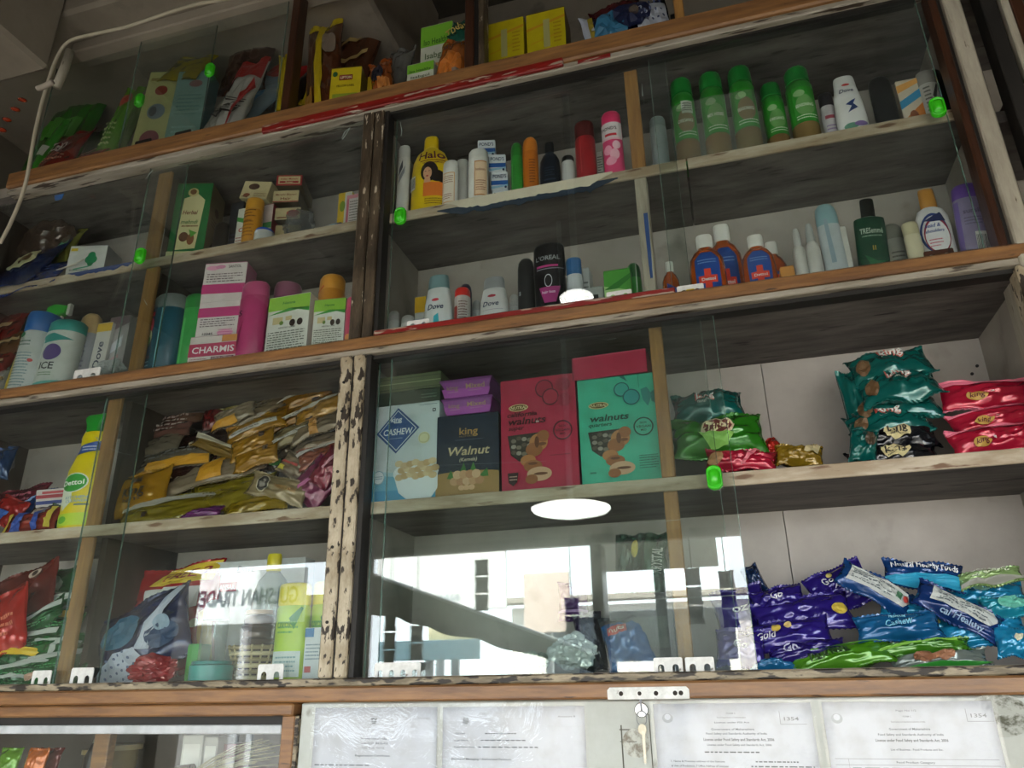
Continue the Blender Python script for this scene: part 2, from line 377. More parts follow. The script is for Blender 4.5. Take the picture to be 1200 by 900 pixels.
def pouch(name, label, cx, cy, wp, hp, ang, Y, col, tilt=25, dec=(), T=.035, group=None, cat='packet', seal=None, rz=0, bend=0, kind='foil', seed=None, back=None, H=None, W=None, window=None, wr=1.0):
    """pillow packet centred on the point seen at pixel (cx,cy) at depth Y"""
    c = PY(cx, cy, Y); sc_ = (PY(cx+10, cy, Y)-PY(cx-10, cy, Y)).length/20
    el = math.degrees(math.atan((c.z-1.6)/(Y+1.25)))
    w_ = W or wp*sc_; h = H or hp*sc_/max(.3, cos(rad(tilt+el)))
    sd = seed if seed is not None else (cx*7.3+cy*1.7)
    t = thing(name, label, cat, c, (rad(-tilt), rad(-ang), rad(rz)), group)
    NU, NV = 18, 22
    def S(u, v, side):
        e = max(0, 1-abs(u)**2.4)**.75*max(0, 1-(abs(v)/.88)**3 if abs(v) < .88 else 0)**.7
        nn = noise.noise(Vector((u*1.9+sd, v*1.7, sd*.37)))
        n2 = noise.noise(Vector((u*5+sd, v*4, sd*.7+side)))
        n3 = noise.noise(Vector((u*11+sd, v*2.2+u*3, sd+side*2)))
        y = side*T/2*e*(1+.5*nn)+(.12*T*nn*2+.20*T*n2+.07*T*n3)*wr*(.25+e)
        y += bend*h*v*v+.18*T*sin(u*5+sd)*(abs(v)**6)*wr
        x = u*w_/2*(1-.07*(1-v*v)+.03*noise.noise(Vector((v*2, sd, 3))))
        z = v*h/2*(1-.04*(1-u*u)+.025*noise.noise(Vector((u*2.3, sd, 9))))
        return Vector((x, y, z))
    V = []; Fc = []; idx = []
    mats = [mat(col, kind), mat(seal if seal is not None else col, kind), mat(back if back is not None else col, kind)]
    for side in (-1, 1):
        b = len(V)
        for j in range(NV+1):
            for i in range(NU+1): V.append(S(i/NU*2-1, j/NV*2-1, side))
        for j in range(NV):
            for i in range(NU):
                a = b+j*(NU+1)+i; f = (a, a+1, a+NU+2, a+NU+1)
                Fc.append(f if side < 0 else f[::-1]); vv = abs((j+.5)/NV*2-1)
                idx.append(1 if vv > .88 else (0 if side < 0 else 2))
    o = mk('pouch_body', V, Fc, mats, idx, t, smooth=True)
    so = o.modifiers.new('s', 'SOLIDIFY'); so.thickness = .0006; so.offset = 0
    # crimped seals top and bottom: notched strip
    for s in (1, -1):
        V2 = []; F2 = []; n = 36
        for i in range(n+1):
            u = i/n*2-1; p = S(u, s*.93, -1); q = S(u, s, -1); q.z += s*(.0015 if i % 2 else -.0008)
            p.y -= .0012; q.y -= .0012
            V2 += [p, q, (p.x, p.y+.0026, p.z), (q.x, q.y+.0026, q.z)]
        for i in range(n):
            a = i*4; F2 += [(a, a+4, a+5, a+1), (a+2, a+3, a+7, a+6), (a+1, a+5, a+7, a+3)]
        mk('seal', V2, F2, mats[1], parent=t)
    if dec: decal(t, dec, w_, h, lambda X_, Z_, hh: tuple(S(max(-1, min(1, (X_-w_/2)/(w_/2))), max(-1, min(1, (Z_-h/2)/(h/2))), -1)-Vector((0, hh*1.8+.0030, 0))), True, step=.0005)
    return t
# ------------------------------------------------------------------ the room and the street opening
def struct(o): o['kind'] = 'structure'; return o
struct(box('floor', -3.4, 3.4, -2.8, .6, -.1, 0, M['conc'], bw=0))
struct(box('ceiling', -3.5, 3.5, -2.8, .75, 3.75, 3.95, M['dark_ceil'], bw=0))
struct(box('wall_back', -3.5, 3.5, .60, .75, 0, 3.75, M['plaster'], bw=0))
struct(box('wall_left', -3.5, -3.38, -2.8, .60, 0, 3.75, M['plaster'], bw=0))
struct(box('wall_right', 3.38, 3.5, -2.8, .60, 0, 3.75, M['plaster'], bw=0))
HB = REF(560, 636, 2.8).z
struct(box('wall_front', -3.5, 3.5, -2.98, -2.8, HB, 3.95, M['plaster'], bw=0))
struct(box('trim_1', -3.38, 3.38, -2.8, -2.74, HB-.05, HB, M['brown'], bw=.004))
px = REF(700, 700, 2.8).x
struct(box('trim_2', px-.025, px+.035, -2.9, -2.75, 0, HB-.05, M['brown'], bw=.004))
struct(box('trim_3', 2.3, 3.38, -2.98, -2.8, 0, HB-.05, M['plaster'], bw=0))
struct(box('trim_4', -3.38, -3.3, -2.98, -2.8, 0, HB-.05, M['plaster'], bw=0))
# ceiling beams seen top left: sloping concrete slab edge running along the cabinet and one toward the street
bm_ = box('trim_5', -3.38, -.75, -.10, .58, 3.30, 3.75, M['conc'], bw=.01); struct(bm_)
a = PY(40, 60, -.35)
struct(box('trim_6', -1.78, -1.56, -2.7, -.10, 3.10, 3.36, M['conc'], bw=.01))
struct(box('trim_7', -3.2, -1.78, -.62, -.56, 3.02, 3.08, M['whitev'], bw=.004))
# street
g = box('ground', -40, 40, -40, -2.98, -.22, -.12, M['road'], bw=0); struct(g)

# ------------------------------------------------------------------ the wall display cabinet
cab = thing('wall_cabinet', 'wooden wall display cabinet with peeling paint and sliding glass, filling most of the view', 'display cabinet', (0, 0, 1.548))
K = Vector((0, 0, 1.548))
def cp(name, x0, x1, y0, y1, z0, z1, mt, bw=.0015, parent=None):
    o = box(name, x0, x1, y0, y1, z0, z1, mt, parent or cab, bw); o.location -= K; return o
XL, XR = -1.80, .515
SA, SB = 1.918, 2.558
A0, B0, C0 = 1.609, 2.243, 2.874
# rails
cp('rail', -2.3, 1.0, -.022, .03, 1.5715, 1.5955, M['wood'], .003)
cp('rail', -2.3, -.738, -.020, .03, 1.5505, 1.5705, M['wood'], .003)
cp('frame_strip', -2.3, 1.0, -.014, .006, 1.5955, 1.6085, M['chiph'], .002)
cp('rail', XL, XR+.02, -.018, .03, 2.219, 2.242, M['wood'], .004)
cp('frame_strip', XL, XR+.02, -.010, .028, 2.207, 2.219, M['white'], .002)
cp('rail', XL+.08, 1.6, -.018, .03, 2.826, 2.873, M['wood'], .004)
cp('frame_strip', XL+.08, 1.6, -.010, .028, 2.812, 2.826, M['white'], .002)
cp('painted_strip', -.632, -.04, -.012, .010, 2.242, 2.255, M['red'], .002)
cp('painted_strip', -.95, -.22, -.0195, -.010, 2.815, 2.836, M['red'], .002)
cp('painted_strip', -.19, -.12, -.0125, -.009, 2.814, 2.824, M['red'], .001)
cp('rail', -1.62, .0, -.012, .05, 3.262, 3.30, M['conc'], .004)
# posts
cp('post', -.702, -.676, -.012, .028, 1.6085, 2.207, M['chip'], .003)
cp('post', -.672, -.648, -.012, .028, 1.6085, 2.207, M['chip'], .003)
cp('post', -.676, -.672, -.006, .028, 1.6085, 2.207, M['black'], 0)
cp('post', -.648, -.637, -.004, .028, 1.6085, 2.207, M['black'], .001)
cp('post', -.688, -.662, -.012, .028, 2.242, 2.812, M['chipdark'], .003)
cp('post', -.660, -.638, -.010, .028, 2.242, 2.812, M['chipdark'], .003)
cp('post', -.638, -.628, -.002, .028, 2.255, 2.812, M['black'], .001)
cp('post', .479, .493, -.010, .028, 2.242, 2.812, M['brown'], .003)
cp('post', .499, .528, -.016, .028, 2.20, 3.3, M['whitev'], .003)
cp('post', .493, .499, -.004, .028, 2.242, 3.3, M['black'], .001)
cp('post', .492, .528, -.010, .028, 1.6085, 2.207, M['chip'], .003)
# black gap line over the lower glass
cp('track', XL, XR, .004, .03, 2.199, 2.207, M['black'], 0)
cp('track', -.628, .466, .004, .03, 2.806, 2.812, M['black'], 0)
# upper posts of row C
cp('post', -.915, -.893, -.006, .03, 2.873, 3.262, M['brown'], .002)
cp('post', -.447, -.425, -.006, .03, 2.873, 3.262, M['brown'], .002)
cp('post', -.425, -.414, .0, .03, 2.873, 3.262, M['black'], 0)
cp('post', -.414, -.400, -.006, .03, 2.873, 3.262, M['chipdark'], .002)
cp('post', .02, .04, .02, .05, 2.873, 3.262, M['stick'], .002)
# boards
YB, YBB = .292, .25
cp('floor_board', XL, XR, .006, YB, 1.5955, A0, M['side'], 0)
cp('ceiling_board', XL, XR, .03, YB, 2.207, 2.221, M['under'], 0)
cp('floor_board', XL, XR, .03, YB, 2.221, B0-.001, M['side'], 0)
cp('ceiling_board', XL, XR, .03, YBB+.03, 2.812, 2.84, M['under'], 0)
cp('floor_board', -2.1, 1.6, .03, .45, 2.84, 2.872, M['side'], 0)
for x0, x1, z in ((XL, -.665, SA), (-.662, XR, SA), (XL, -.665, SB), (-.662, .006, SB), (.009, XR, SB)):
    yb = YB if z == SA else YBB
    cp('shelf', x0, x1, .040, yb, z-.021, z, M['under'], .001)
    cp('shelf_edge', x0, x1, .034, .040, z-.023, z+.0005, M['edge'], .001)
cp('back_panel', XL, .107, YB, YB+.012, 1.5955, 2.212, M['back'], 0)
cp('back_panel', .1085, XR, YB, YB+.012, 1.5955, 2.212, M['back'], 0)
cp('back_panel', XL, XR, YBB, YBB+.012, 2.221, 2.84, M['back'], 0)
cp('back_panel', -2.1, 1.6, .45, .462, 2.84, 3.3, M['plaster'], 0)
cp('side_panel', XR, XR+.014, .03, YB, 1.5955, 2.84, M['side'], 0)
cp('side_panel', .502, XR, .03, .09, 1.609, 2.207, M['whitev'], .002)
cp('side_panel', XL-.014, XL, .03, YB, 1.548, 2.84, M['darkside'], 0)
cp('side_panel', -2.115, -2.10, .03, .45, 2.873, 3.262, M['conc'], 0)
cp('partition', -.675, -.660, .03, YB, 1.609, 2.207, M['side'], 0)
cp('partition', -.668, -.653, .03, YBB, 2.243, 2.812, M['side'], 0)
sx_ = (PY(130, 470, .036).x, 0); sx2 = (PY(186, 215, .036).x, 0)
for z0, z1 in ((1.609, SA-.021), (SA, 2.207)): cp('partition', sx_[0]+.012, sx_[0]+.027, .07, YB, z0, z1, M['darkside'], 0)
for z0, z1 in ((B0, SB-.021), (SB, 2.812)): cp('partition', sx2[0]+.012, sx2[0]+.027, .07, YBB, z0, z1, M['darkside'], 0)
# upright sticks standing at the shelf fronts
sx = lambda a, b, y: (PY(a, y, .036).x, PY(b, y, .036).x)
for x0, x1, y, z0, z1 in (sx(64, 80, 795)+(.036, A0, SA-.0235), sx(127, 142, 470)+(.036, SA, 2.207), sx(161, 176, 370)+(.036, B0, SB-.0235), sx(184, 199, 215)+(.036, SB, 2.812),
                       (-.097, -.073, .036, A0, SA-.0235), (-.097, -.073, .036, SA, 2.207), (-.100, -.072, .036, SB, 2.812)):
    cp('divider', x0, x1, y, y+.010, z0, z1, M['stick'], .002)
cp('divider', -.098, -.074, .036, .066, B0, SB-.0235, M['whitev'], .002)
# screws in the central post and holes in the right back panel
for z in (1.70, 1.83, 1.97, 2.09, 2.15):
    o = lathe('screw', [(.0028, 0), (.0028, .002), (.0012, .003)], M['black'], cab, seg=10); o.location = Vector((-.689, -.0125, z))-K; o.rotation_euler = (rad(90), 0, 0)
for x, z in ((.505, 2.15), (.488, 2.135), (.115, 1.93), (.103, 2.0)):
    o = lathe('screw', [(.003, 0), (.003, .002), (.0012, .003)], M['black'], cab, seg=10); o.location = Vector((min(x, .5), YB, z))-K; o.rotation_euler = (rad(90), 0, 0)
# peeling white paper strip along the upper right shelf edge
def ragged(name, x0, x1, zt, zb, mt, y, sd, n=60, amp=.006):
    V = []; Fc = []
    for i in range(n+1):
        x = x0+(x1-x0)*i/n; e = min(i, n-i)/n*6; d = amp*noise.noise(Vector((x*40, sd, 0)))+amp*.6*noise.noise(Vector((x*120, sd, 2)))
        zz = zb+d; zz = zt-(zt-zz)*min(1, e+.15)
        V += [(x, y, zt), (x, y, zz), (x, y+.0008, zt), (x, y+.0008, zz)]
    for i in range(n):
        a = i*4; Fc += [(a, a+1, a+5, a+4), (a+2, a+6, a+7, a+3), (a+1, a+3, a+7, a+5)]
    o = mk(name, V, Fc, mt, parent=cab); o.location = -K; return o
ragged('peeling_paint', -.52, -.13, SB-.014, SB-.034, mat(0x23364a, 'matte'), .0338, 4, amp=.008)
ragged('peeling_paper', -.50, -.14, SB+.002, SB-.022, mat(0xd8cfba, 'matte'), .0325, 1)
ragged('peeling_paint', -1.50, -1.30, SB+.001, SB-.010, mat(0x24407a, 'matte'), .0332, 8, 40, .008)
ragged('peeling_paint', -1.60, -1.57, 2.809, 2.79, mat(0x2a6fc0, 'matte'), .0295, 3, 10, .004)
# blue streak on the white divider in the upper right bay
ragged('peeling_paint', -.086, -.078, 2.45, 2.30, mat(0x274a86, 'matte'), .0355, 6, 10, .01)

# sliding glass panes with their pulls and the tin brackets in the track
KN = mat(0x3cc41e, 'plastic', .25)
def pane(x0, x1, z0, z1, y, knob=None, rot=0.0):
    p = cp('sliding_glass_pane', x0, x1, y-.0018, y+.0018, z0, z1, M['glass'], 0)
    if rot: p.rotation_euler = (0, 0, rad(rot))
    for x in (x0, x1):
        e = box('polished_edge', x-.0005, x+.0005, y-.0018, y+.0018, z0, z1, M['gedge'], p, 0); e.location -= Vector(((x0+x1)/2, y, (z0+z1)/2))
    if knob:
        for side in (-1,):
            h = thing_knob(p, Vector((knob[0]-(x0+x1)/2, side*.0018, knob[1]-(z0+z1)/2)), side)
    return p
def thing_knob(p, loc, side):
    V = []; Fc = []; N = 28; prof = [(1, 0), (1, .006), (.92, .009), (.80, .009), (.74, .006), (.68, .006), (.62, .0105), (.3, .0125), (.01, .013)]
    for r, d in prof:
        for k in range(N):
            t = 2*pi*k/N; cx = cos(t); sx = sin(t)
            x = .0125*r*cx; z = .0095*r*sx+(.011*r if sx > 0 else -.011*r)*(1 if abs(sx) > .02 else 0)
            V.append((x, side*d, z))
    for i in range(len(prof)-1):
        for k in range(N): Fc.append((i*N+k, i*N+(k+1) % N, (i+1)*N+(k+1) % N, (i+1)*N+k))
    o = mk('pull_knob', V, Fc, KN, parent=p, smooth=True); o.location = loc; return o
def gedge():
    m = bpy.data.materials.new('glass_edge'); m.use_nodes = True; b = m.node_tree.nodes['Principled BSDF']
    b.inputs['Base Color'].default_value = lin(0x6f9384); b.inputs['Roughness'].default_value = .15; b.inputs['Alpha'].default_value = .55
    nz = m.node_tree.nodes.new('ShaderNodeTexNoise'); nz.inputs['Scale'].default_value = 30
    mr = m.node_tree.nodes.new('ShaderNodeMapRange'); mr.inputs[3].default_value = .3; mr.inputs[4].default_value = .8
    m.node_tree.links.new(nz.outputs['Fac'], mr.inputs[0]); m.node_tree.links.new(mr.outputs[0], b.inputs['Alpha'])
    return m
M['gedge'] = gedge()
def scratch_reflection(p, pts, wd, a=.0):
    c = p.location+K
    V = []; Fc = []
    P = [PY(x, y, .010) for x, y in pts]
    for i, q in enumerate(P):
        w_ = wd*(.3+abs(sin(i*1.9+a)))
        V += [(q.x-c.x-w_, -.0021, q.z-c.z), (q.x-c.x+w_, -.0021, q.z-c.z-w_*.4)]
    for i in range(len(P)-1): Fc.append((2*i, 2*i+1, 2*i+3, 2*i+2))
    o = mk('scratch_reflection_mark', V, Fc, mat(0x8f9a94, 'matte'), parent=p); return o
pane(-.632, -.003, 1.6095, 2.198, .026)
pAR = pane(-.60, .020, 1.6095, 2.198, .013, (-.010, 1.905))
pane(-1.80, -1.19, 1.6095, 2.198, .026)
pAL = pane(-1.285, -.706, 1.6095, 2.198, .013)
pBR = pane(-.62, -.012, 2.256, 2.805, .026, (-.600, 2.538))
pBX = pane(-.045, .465, 2.2425, 2.805, .013, (.452, 2.548))
pane(-1.78, -1.185, 2.2425, 2.811, .026)
pBL = pane(-1.285, -.692, 2.2425, 2.811, .013, (-1.262, 2.552))
pane(-1.70, -1.165, 2.874, 3.26, .024, (-1.372, 3.055))
pane(-1.40, -.94, 2.874, 3.26, .012, (-1.15, 3.085))

for p, pts, wd in ((pBL, [(400, 162), (404, 154), (410, 149), (406, 156), (401, 163)], .0012), (pBL, [(424, 160), (427, 150), (428, 143)], .0008), (pBL, [(170, 210), (176, 202), (179, 199)], .0016), (pBL, [(168, 350), (172, 357)], .001),
                  (pBR, [(466, 138), (468, 148), (467, 155)], .0008), (pBR, [(743, 300), (745, 325), (746, 340)], .0006), (pBX, [(752, 98), (753, 112)], .0008), (pBX, [(1110, 20), (1113, 34)], .0012),
                  (pAL, [(128, 525), (140, 530), (154, 533)], .0012), (pAL, [(300, 676), (330, 684), (352, 681)], .0007), (pAL, [(118, 519), (112, 512)], .0012),
                  (pAR, [(700, 617), (760, 612), (815, 607)], .0010), (pAR, [(720, 704), (790, 701), (870, 697)], .0010), (pAR, [(690, 395), (712, 398), (722, 396)], .0008), (pAR, [(440, 548), (520, 545), (640, 540)], .0005)):  # first two long streaks here are painted reflections of shelf edges
    scratch_reflection(p, pts, wd)

def bracket(px, py, wpx, hpx, Z0, y=.004, n=2, mt=None):
    a = PY(px-wpx/2, py, y); b = PY(px+wpx/2, py, y); w_ = b.x-a.x; h = hpx/wpx*w_
    pts = [(0, 0)]; pitch = w_/n
    out = [(0, 0)]
    for i in range(n):
        c = pitch*(i+.5); r = pitch*.22
        out += [(c-r, 0)]+[(c-r*cos(t), h*.3+r*sin(t)) for t in [pi*q/6 for q in range(7)]]+[(c+r, 0)]
    out += [(w_, 0), (w_, h*.9), (w_*.96, h), (w_*.04, h), (0, h*.9)]
    out = [(x-w_/2, z) for x, z in out]
    o = prism('track_bracket', out[::-1], -.0008, .0008, mt or M['tin'], cab); o.location = Vector(((a.x+b.x)/2, y, Z0))-K
    return o
for args in ((95, 798, 26, 14, 1.6085), (48, 798, 22, 12, 1.6085), (317, 790, 30, 15, 1.6085), (783, 778, 34, 16, 1.6085), (820, 777, 34, 16, 1.6085),
             (102, 438, 30, 12, 2.2425), (490, 382, 26, 9, 2.2555), (726, 350, 30, 10, 2.2555), (809, 338, 32, 13, 2.2425)):
    bracket(*args)
bracket(466, 786, 54, 15, 1.6085, n=4)
bracket(1100, 296, 36, 14, 2.2425, mt=M['brown'])
bracket(167, 170, 18, 10, 2.8735, mt=M['black']); bracket(214, 158, 18, 10, 2.8735, mt=M['black']); bracket(611, 72, 22, 8, 2.8735, mt=M['black'])
o = cp('latch_stub', -.021, -.006, -.001, .003, 2.2425, 2.252, mat(0xd8b91c, 'plastic'))
# ------------------------------------------------------------------ below: showcase, steel door with documents
low = thing('counter_showcase', 'low glass showcase with aluminium top strip, at the bottom left corner of the view', 'showcase', (-1.25, 0, 0))
LK = Vector((-1.25, 0, 0))
def lp(n, *a, bw=.0015, par=None):
    o = box(n, *a, par or low, bw); o.location -= LK; return o
lp('top_strip', -2.3, -.765, -.008, .02, 1.522, 1.5365, M['alu'])
lp('post', -.762, -.738, -.012, .02, .95, 1.5505, M['wood'])
lp('track', -2.3, -.738, -.004, .02, 1.5365, 1.5505, M['black'], bw=0)
lp('post', -1.20, -1.165, .05, .07, .95, 1.522, M['wood'])
lp('glass_pane', -2.3, -.77, .004, .008, .95, 1.522, M['glass'], bw=0)
lp('back_panel', -2.3, -.738, .292, .3, .9, 1.55, M['darkside'], bw=0)
lp('top_board', -2.3, -.738, .02, .29, 1.5365, 1.5505, M['under'], bw=0)
lp('bottom_board', -2.3, -.738, -.01, .29, .9, .95, M['side'], bw=0)
lp('base', -2.3, -.738, 0, .29, 0, .9, M['side'], bw=0)
lp('shelf', -2.3, -.738, .05, .29, 1.34, 1.352, M['glass'], bw=0)

# things seen inside the low showcase
def low_at(x, y, Y): return PY(x, y, Y)
p = low_at(112, 900, .12); t = thing('hanging_funnel', 'black lamp holder with a bright silver cone hanging inside the low showcase', 'lamp holder', (p.x, .12, p.z))
ztop = 1.536-p.z
lathe('cone', [(.013, .045), (.012, .05), (.005, .062), (.004, .085), (.002, ztop)], mat(0xd8dadc, 'metal'), t)
lathe('holder', [(.02, -.04), (.024, -.01), (.024, .02), (.014, .044)], mat(0x141416, 'plastic'), t)
lathe('foot', [(.035, 1.353-p.z), (.035, 1.36-p.z), (.02, -.04)], mat(0x141416, 'plastic'), t)
for i, (x, c_, lb) in enumerate(((40, 0xc8641c, 'small orange packet in the low showcase at the far left'), (8, 0x6a9a2c, 'green packet at the very left inside the low showcase'), (55, 0x7a2018, 'dark red packet right of the orange one in the low showcase'))):
    pouch('snack_packet', lb, x, 900, 26, 34, 0, .08+.02*i, c_, 10, T=.02)
for i, (x0, x1, lb) in enumerate(((125, 160, 'larger tan thread spool stood in the low showcase'), (98, 122, 'smaller tan thread spool beside the larger one in the low showcase'))):
    a = low_at(x0, 892, .2); b = low_at(x1, 892, .2); zt = low_at(x0, 872+6*i, .2).z; r = (b.x-a.x)/2
    t = thing('thread_spool', lb, 'spool', ((a.x+b.x)/2, .2, 1.353)); h = zt-1.353
    lathe('thread', [(r*.75, .006), (r*.8, .01), (r*.8, h*.9), (r*.7, h*.94)], mat(0x8a7448, 'cloth'), t, ribs=1); lathe('flange', [(r, h*.93), (r, h), (r*.2, h)], mat(0xa89468, 'plastic'), t); lathe('foot_flange', [(r, 0), (r, .006)], mat(0xa89468, 'plastic'), t)
t = thing('broom_bundle', 'bundle of pale fine broom straws fanning to the right in the low showcase', 'broom', (PY(210, 905, .1).x, .1, PY(210, 905, .1).z))
for k in range(26):
    e = PY(296+random.random()*36, 866+k*1.3, .08+.06*random.random()); b_ = Vector((random.random()*.02, 0, -.01-.001*k)); d_ = e-t.location
    tube('straw', [b_, b_.lerp(d_, .4)+Vector((0, 0, .006+.01*random.random())), b_.lerp(d_, .75)+Vector((0, 0, .008)), d_], .0007, mat(0xb9ae8a, 'plastic'), t, 4)
lathe('grip', [(.008, -.03), (.012, 0), (.010, .03)], mat(0x3a2a1c, 'cloth'), t).rotation_euler = (0, rad(80), 0)
for i, (x0, x1, y0, c_, lb) in enumerate(((212, 236, 862, 0xb8b4ac, 'whitish square carton high in the low showcase, left of the pair'), (238, 254, 864, 0xaaa6a0, 'whitish square carton high in the low showcase, right of the pair'))):
    carton('white_carton', lb, (x0, x1), 885, y0, .16, 1.353, c_, .05, [('r', .1, .6, .9, .9, 0xd0ccc4), ('l', .1, .2, .9, .5, 4, 0x6a6a6a)])
carton('red_carton', 'dull red and grey carton in the low showcase beside the white pair', (256, 276), 885, 872, .18, 1.353, 0x6a2420, .05, [('r', 0, .7, 1, .8, 0x9a8f88)])

dr = thing('steel_cupboard', 'pale grey painted steel cupboard door papered with documents, along the bottom of the view', 'cupboard', (0, 0, 0))
d = box('door', -.730, .62, -.008, .03, .62, 1.5705, M['steel'], dr, .003)
box('door_frame', -.7375, -.7305, -.012, .03, .62, 1.5505, M['chiph'], dr, .001)
box('carcass', -.73, 1.0, .03, .29, .5, 1.55, M['steel'], dr, 0)
box('plinth', -.73, 1.0, 0, .29, 0, .5, M['steel'], dr, 0)
# dents and seams of the door
for x0, x1, z0, z1 in ((-.188, -.186, 1.2, 1.535), (-.19, -.15, 1.528, 1.5295), (-.145, -.1435, 1.2, 1.55), (-.19, -.165, 1.512, 1.513)):
    box('door_seam', x0, x1, -.0086, -.0078, z0, z1, mat(0x5c5a50, 'matte'), dr, 0)
ag = PY(752, 832, -.008)
lk = lathe('lock_barrel', [(.010, 0), (.0105, .003), (.009, .005), (.007, .005), (.0065, .003), (.001, .0028)], mat(0xc9ccd0, 'metal', .18), dr, loc=(ag.x, -.008, ag.z)); lk.rotation_euler = (rad(90), 0, 0)
# key in the lock and hanging key
kt = thing('key_ring', 'small steel keys hanging from the lock in the steel door', 'keys', (ag.x, -.0135, ag.z))
prism('key_in_lock', [(-.0012, -.002), (.0012, -.002), (.0014, .012), (.003, .017), (0, .021), (-.003, .017), (-.0014, .012)], -.0015, -.0005, mat(0x5a5c60, 'metal'), kt)
rp = [(.0075*cos(2*pi*i/20), -.003, -.011+.010*sin(2*pi*i/20)) for i in range(21)]
tube('ring', rp, .0006, mat(0x8a8c90, 'metal'), kt, 6)
kb = [(-.002, -.0), (.002, 0), (.0022, -.006), (.0022, -.030), (.0012, -.033), (.0026, -.036), (.0012, -.039), (.0018, -.043), (-.0018, -.043), (-.0022, -.030), (-.0022, -.006)]
hp = [(.0065*cos(2*pi*i/16), -.026+.0075*sin(2*pi*i/16)) for i in range(16)]
o = prism('hanging_key', kb, -.004, -.0026, mat(0x9a968a, 'metal'), kt); o.location = (.001, 0, -.028)
o2 = prism('key_head', hp, -.0038, -.0028, mat(0x8d897c, 'metal'), kt)
# stain patch behind the key: rust and finger marks on the door paint
lathe('finger_stain', [(.001, 0), (.02, .0003)], tex_mat('stain', 0xb5b6ac, 0x7a7365, None, (1, 1, 1), 60, (.45, .6)), dr, loc=(ag.x-.012, -.0084, ag.z-.045), cap=False).rotation_euler = (rad(90), 0, 0)
st = lathe('damp_stain', [(.001, .0002), (.02, .0003), (.034, .0001)], tex_mat('damp', 0xa0a198, 0x4a4a38, None, (1, 1, 1), 45, (.48, .6)), dr, loc=(PY(1172, 838, -.0085).x, -.0083, PY(1172, 838, -.0085).z), cap=False); st.rotation_euler = (rad(90), 0, 0); st.scale = (1.1, .8, 1)
# hasp plate on the wood rail
a = PY(712, 813, -.022); b = PY(808, 813, -.022)
hz = PY(760, 812.5, -.022).z
hs = thing('hasp_plate', 'white tin hinge plate with screw holes on the wood rail above the lock', 'hinge plate', (0, -.0235, 0))
pl = [(a.x, hz-.008), (b.x, hz-.008), (b.x, hz+.005), (b.x-.004, hz+.009), (a.x+.004, hz+.009), (a.x, hz+.005)]
prism('plate', pl, -.0008, .0012, M['tin'], hs, .0003)
for f in (.17, .4, .6, .83, .9):
    o = lathe('screw', [(.0034 if f != .4 else .0016, 0), (.003, .0008), (.001, .001)], mat(0x2a2622, 'metal', .5), hs, seg=12, loc=(a.x+(b.x-a.x)*f, -.0008, hz)); o.rotation_euler = (rad(90), 0, 0)

G = 0x85888b; GD = 0x606468
def emblem(cx, cy, s, a=1.0):
    k = s; y = cy
    # four-lion capital as a small printed silhouette: heads, manes, abacus, bell and motto line
    return [('e', cx, y+.30*k, .16*k*a, .10*k, G), ('e', cx-.17*k*a, y+.26*k, .10*k*a, .09*k, G), ('e', cx+.17*k*a, y+.26*k, .10*k*a, .09*k, G),
            ('q', [(cx-.22*k*a, y), (cx+.22*k*a, y), (cx+.18*k*a, y+.28*k), (cx-.18*k*a, y+.28*k)], G), ('r', cx-.02*k*a, y+.02*k, cx+.02*k*a, y+.2*k, 0xbfc3ca),
            ('r', cx-.28*k*a, y-.08*k, cx+.28*k*a, y-.01*k, GD), ('q', [(cx-.14*k*a, y-.26*k), (cx+.14*k*a, y-.26*k), (cx+.24*k*a, y-.1*k), (cx-.24*k*a, y-.1*k)], G),
            ('r', cx-.3*k*a, y-.40*k, cx-.05*k*a, y-.36*k, G), ('r', cx+.03*k*a, y-.40*k, cx+.3*k*a, y-.36*k, G)]
PH = .30
def doc(name, label, pl, pr, pt, items, sleeve=True):
    a = PY(pl, 860, -.009); b = PY(pr, 860, -.009); t_ = PY((pl+pr)/2, pt, -.009); w_ = b.x-a.x
    t = thing(name, label, 'document', ((a.x+b.x)/2, -.0092, t_.z), group='framed papers on the steel door' if False else None)
    V = []; Fc = []; n = 14
    for j in range(n+1):
        for i in range(n+1):
            x = (i/n-.5)*w_; z = -PH*j/n; V.append((x, -.0006-.0005*noise.noise(Vector((x*30, z*30, pl))), z))
    for j in range(n):
        for i in range(n): k = j*(n+1)+i; Fc.append((k, k+n+1, k+n+2, k+1))
    o = mk('paper', V, Fc, mat(0xbfc3ca, 'matte', .6), parent=t, smooth=True)
    so = o.modifiers.new('s', 'SOLIDIFY'); so.thickness = .0003
    def fm(X, Z, h): return (X-w_/2, -.0018-h, Z-PH)
    decal(t, items, w_, PH, fm, False, 'printed_text', step=.00004)
    if sleeve:
        V = []; Fc = []
        for j in range(n+1):
            for i in range(n+1):
                x = (i/n-.5)*(w_+.008); z = .006-(PH+.008)*j/n; V.append((x, -.0032-.0012*noise.noise(Vector((x*22, z*26, pl+5))), z))
        for j in range(n):
            for i in range(n): k = j*(n+1)+i; Fc.append((k, k+n+1, k+n+2, k+1))
        s = mk('plastic_sleeve', V, Fc, M['sleeve'], parent=t, smooth=True)
    return t
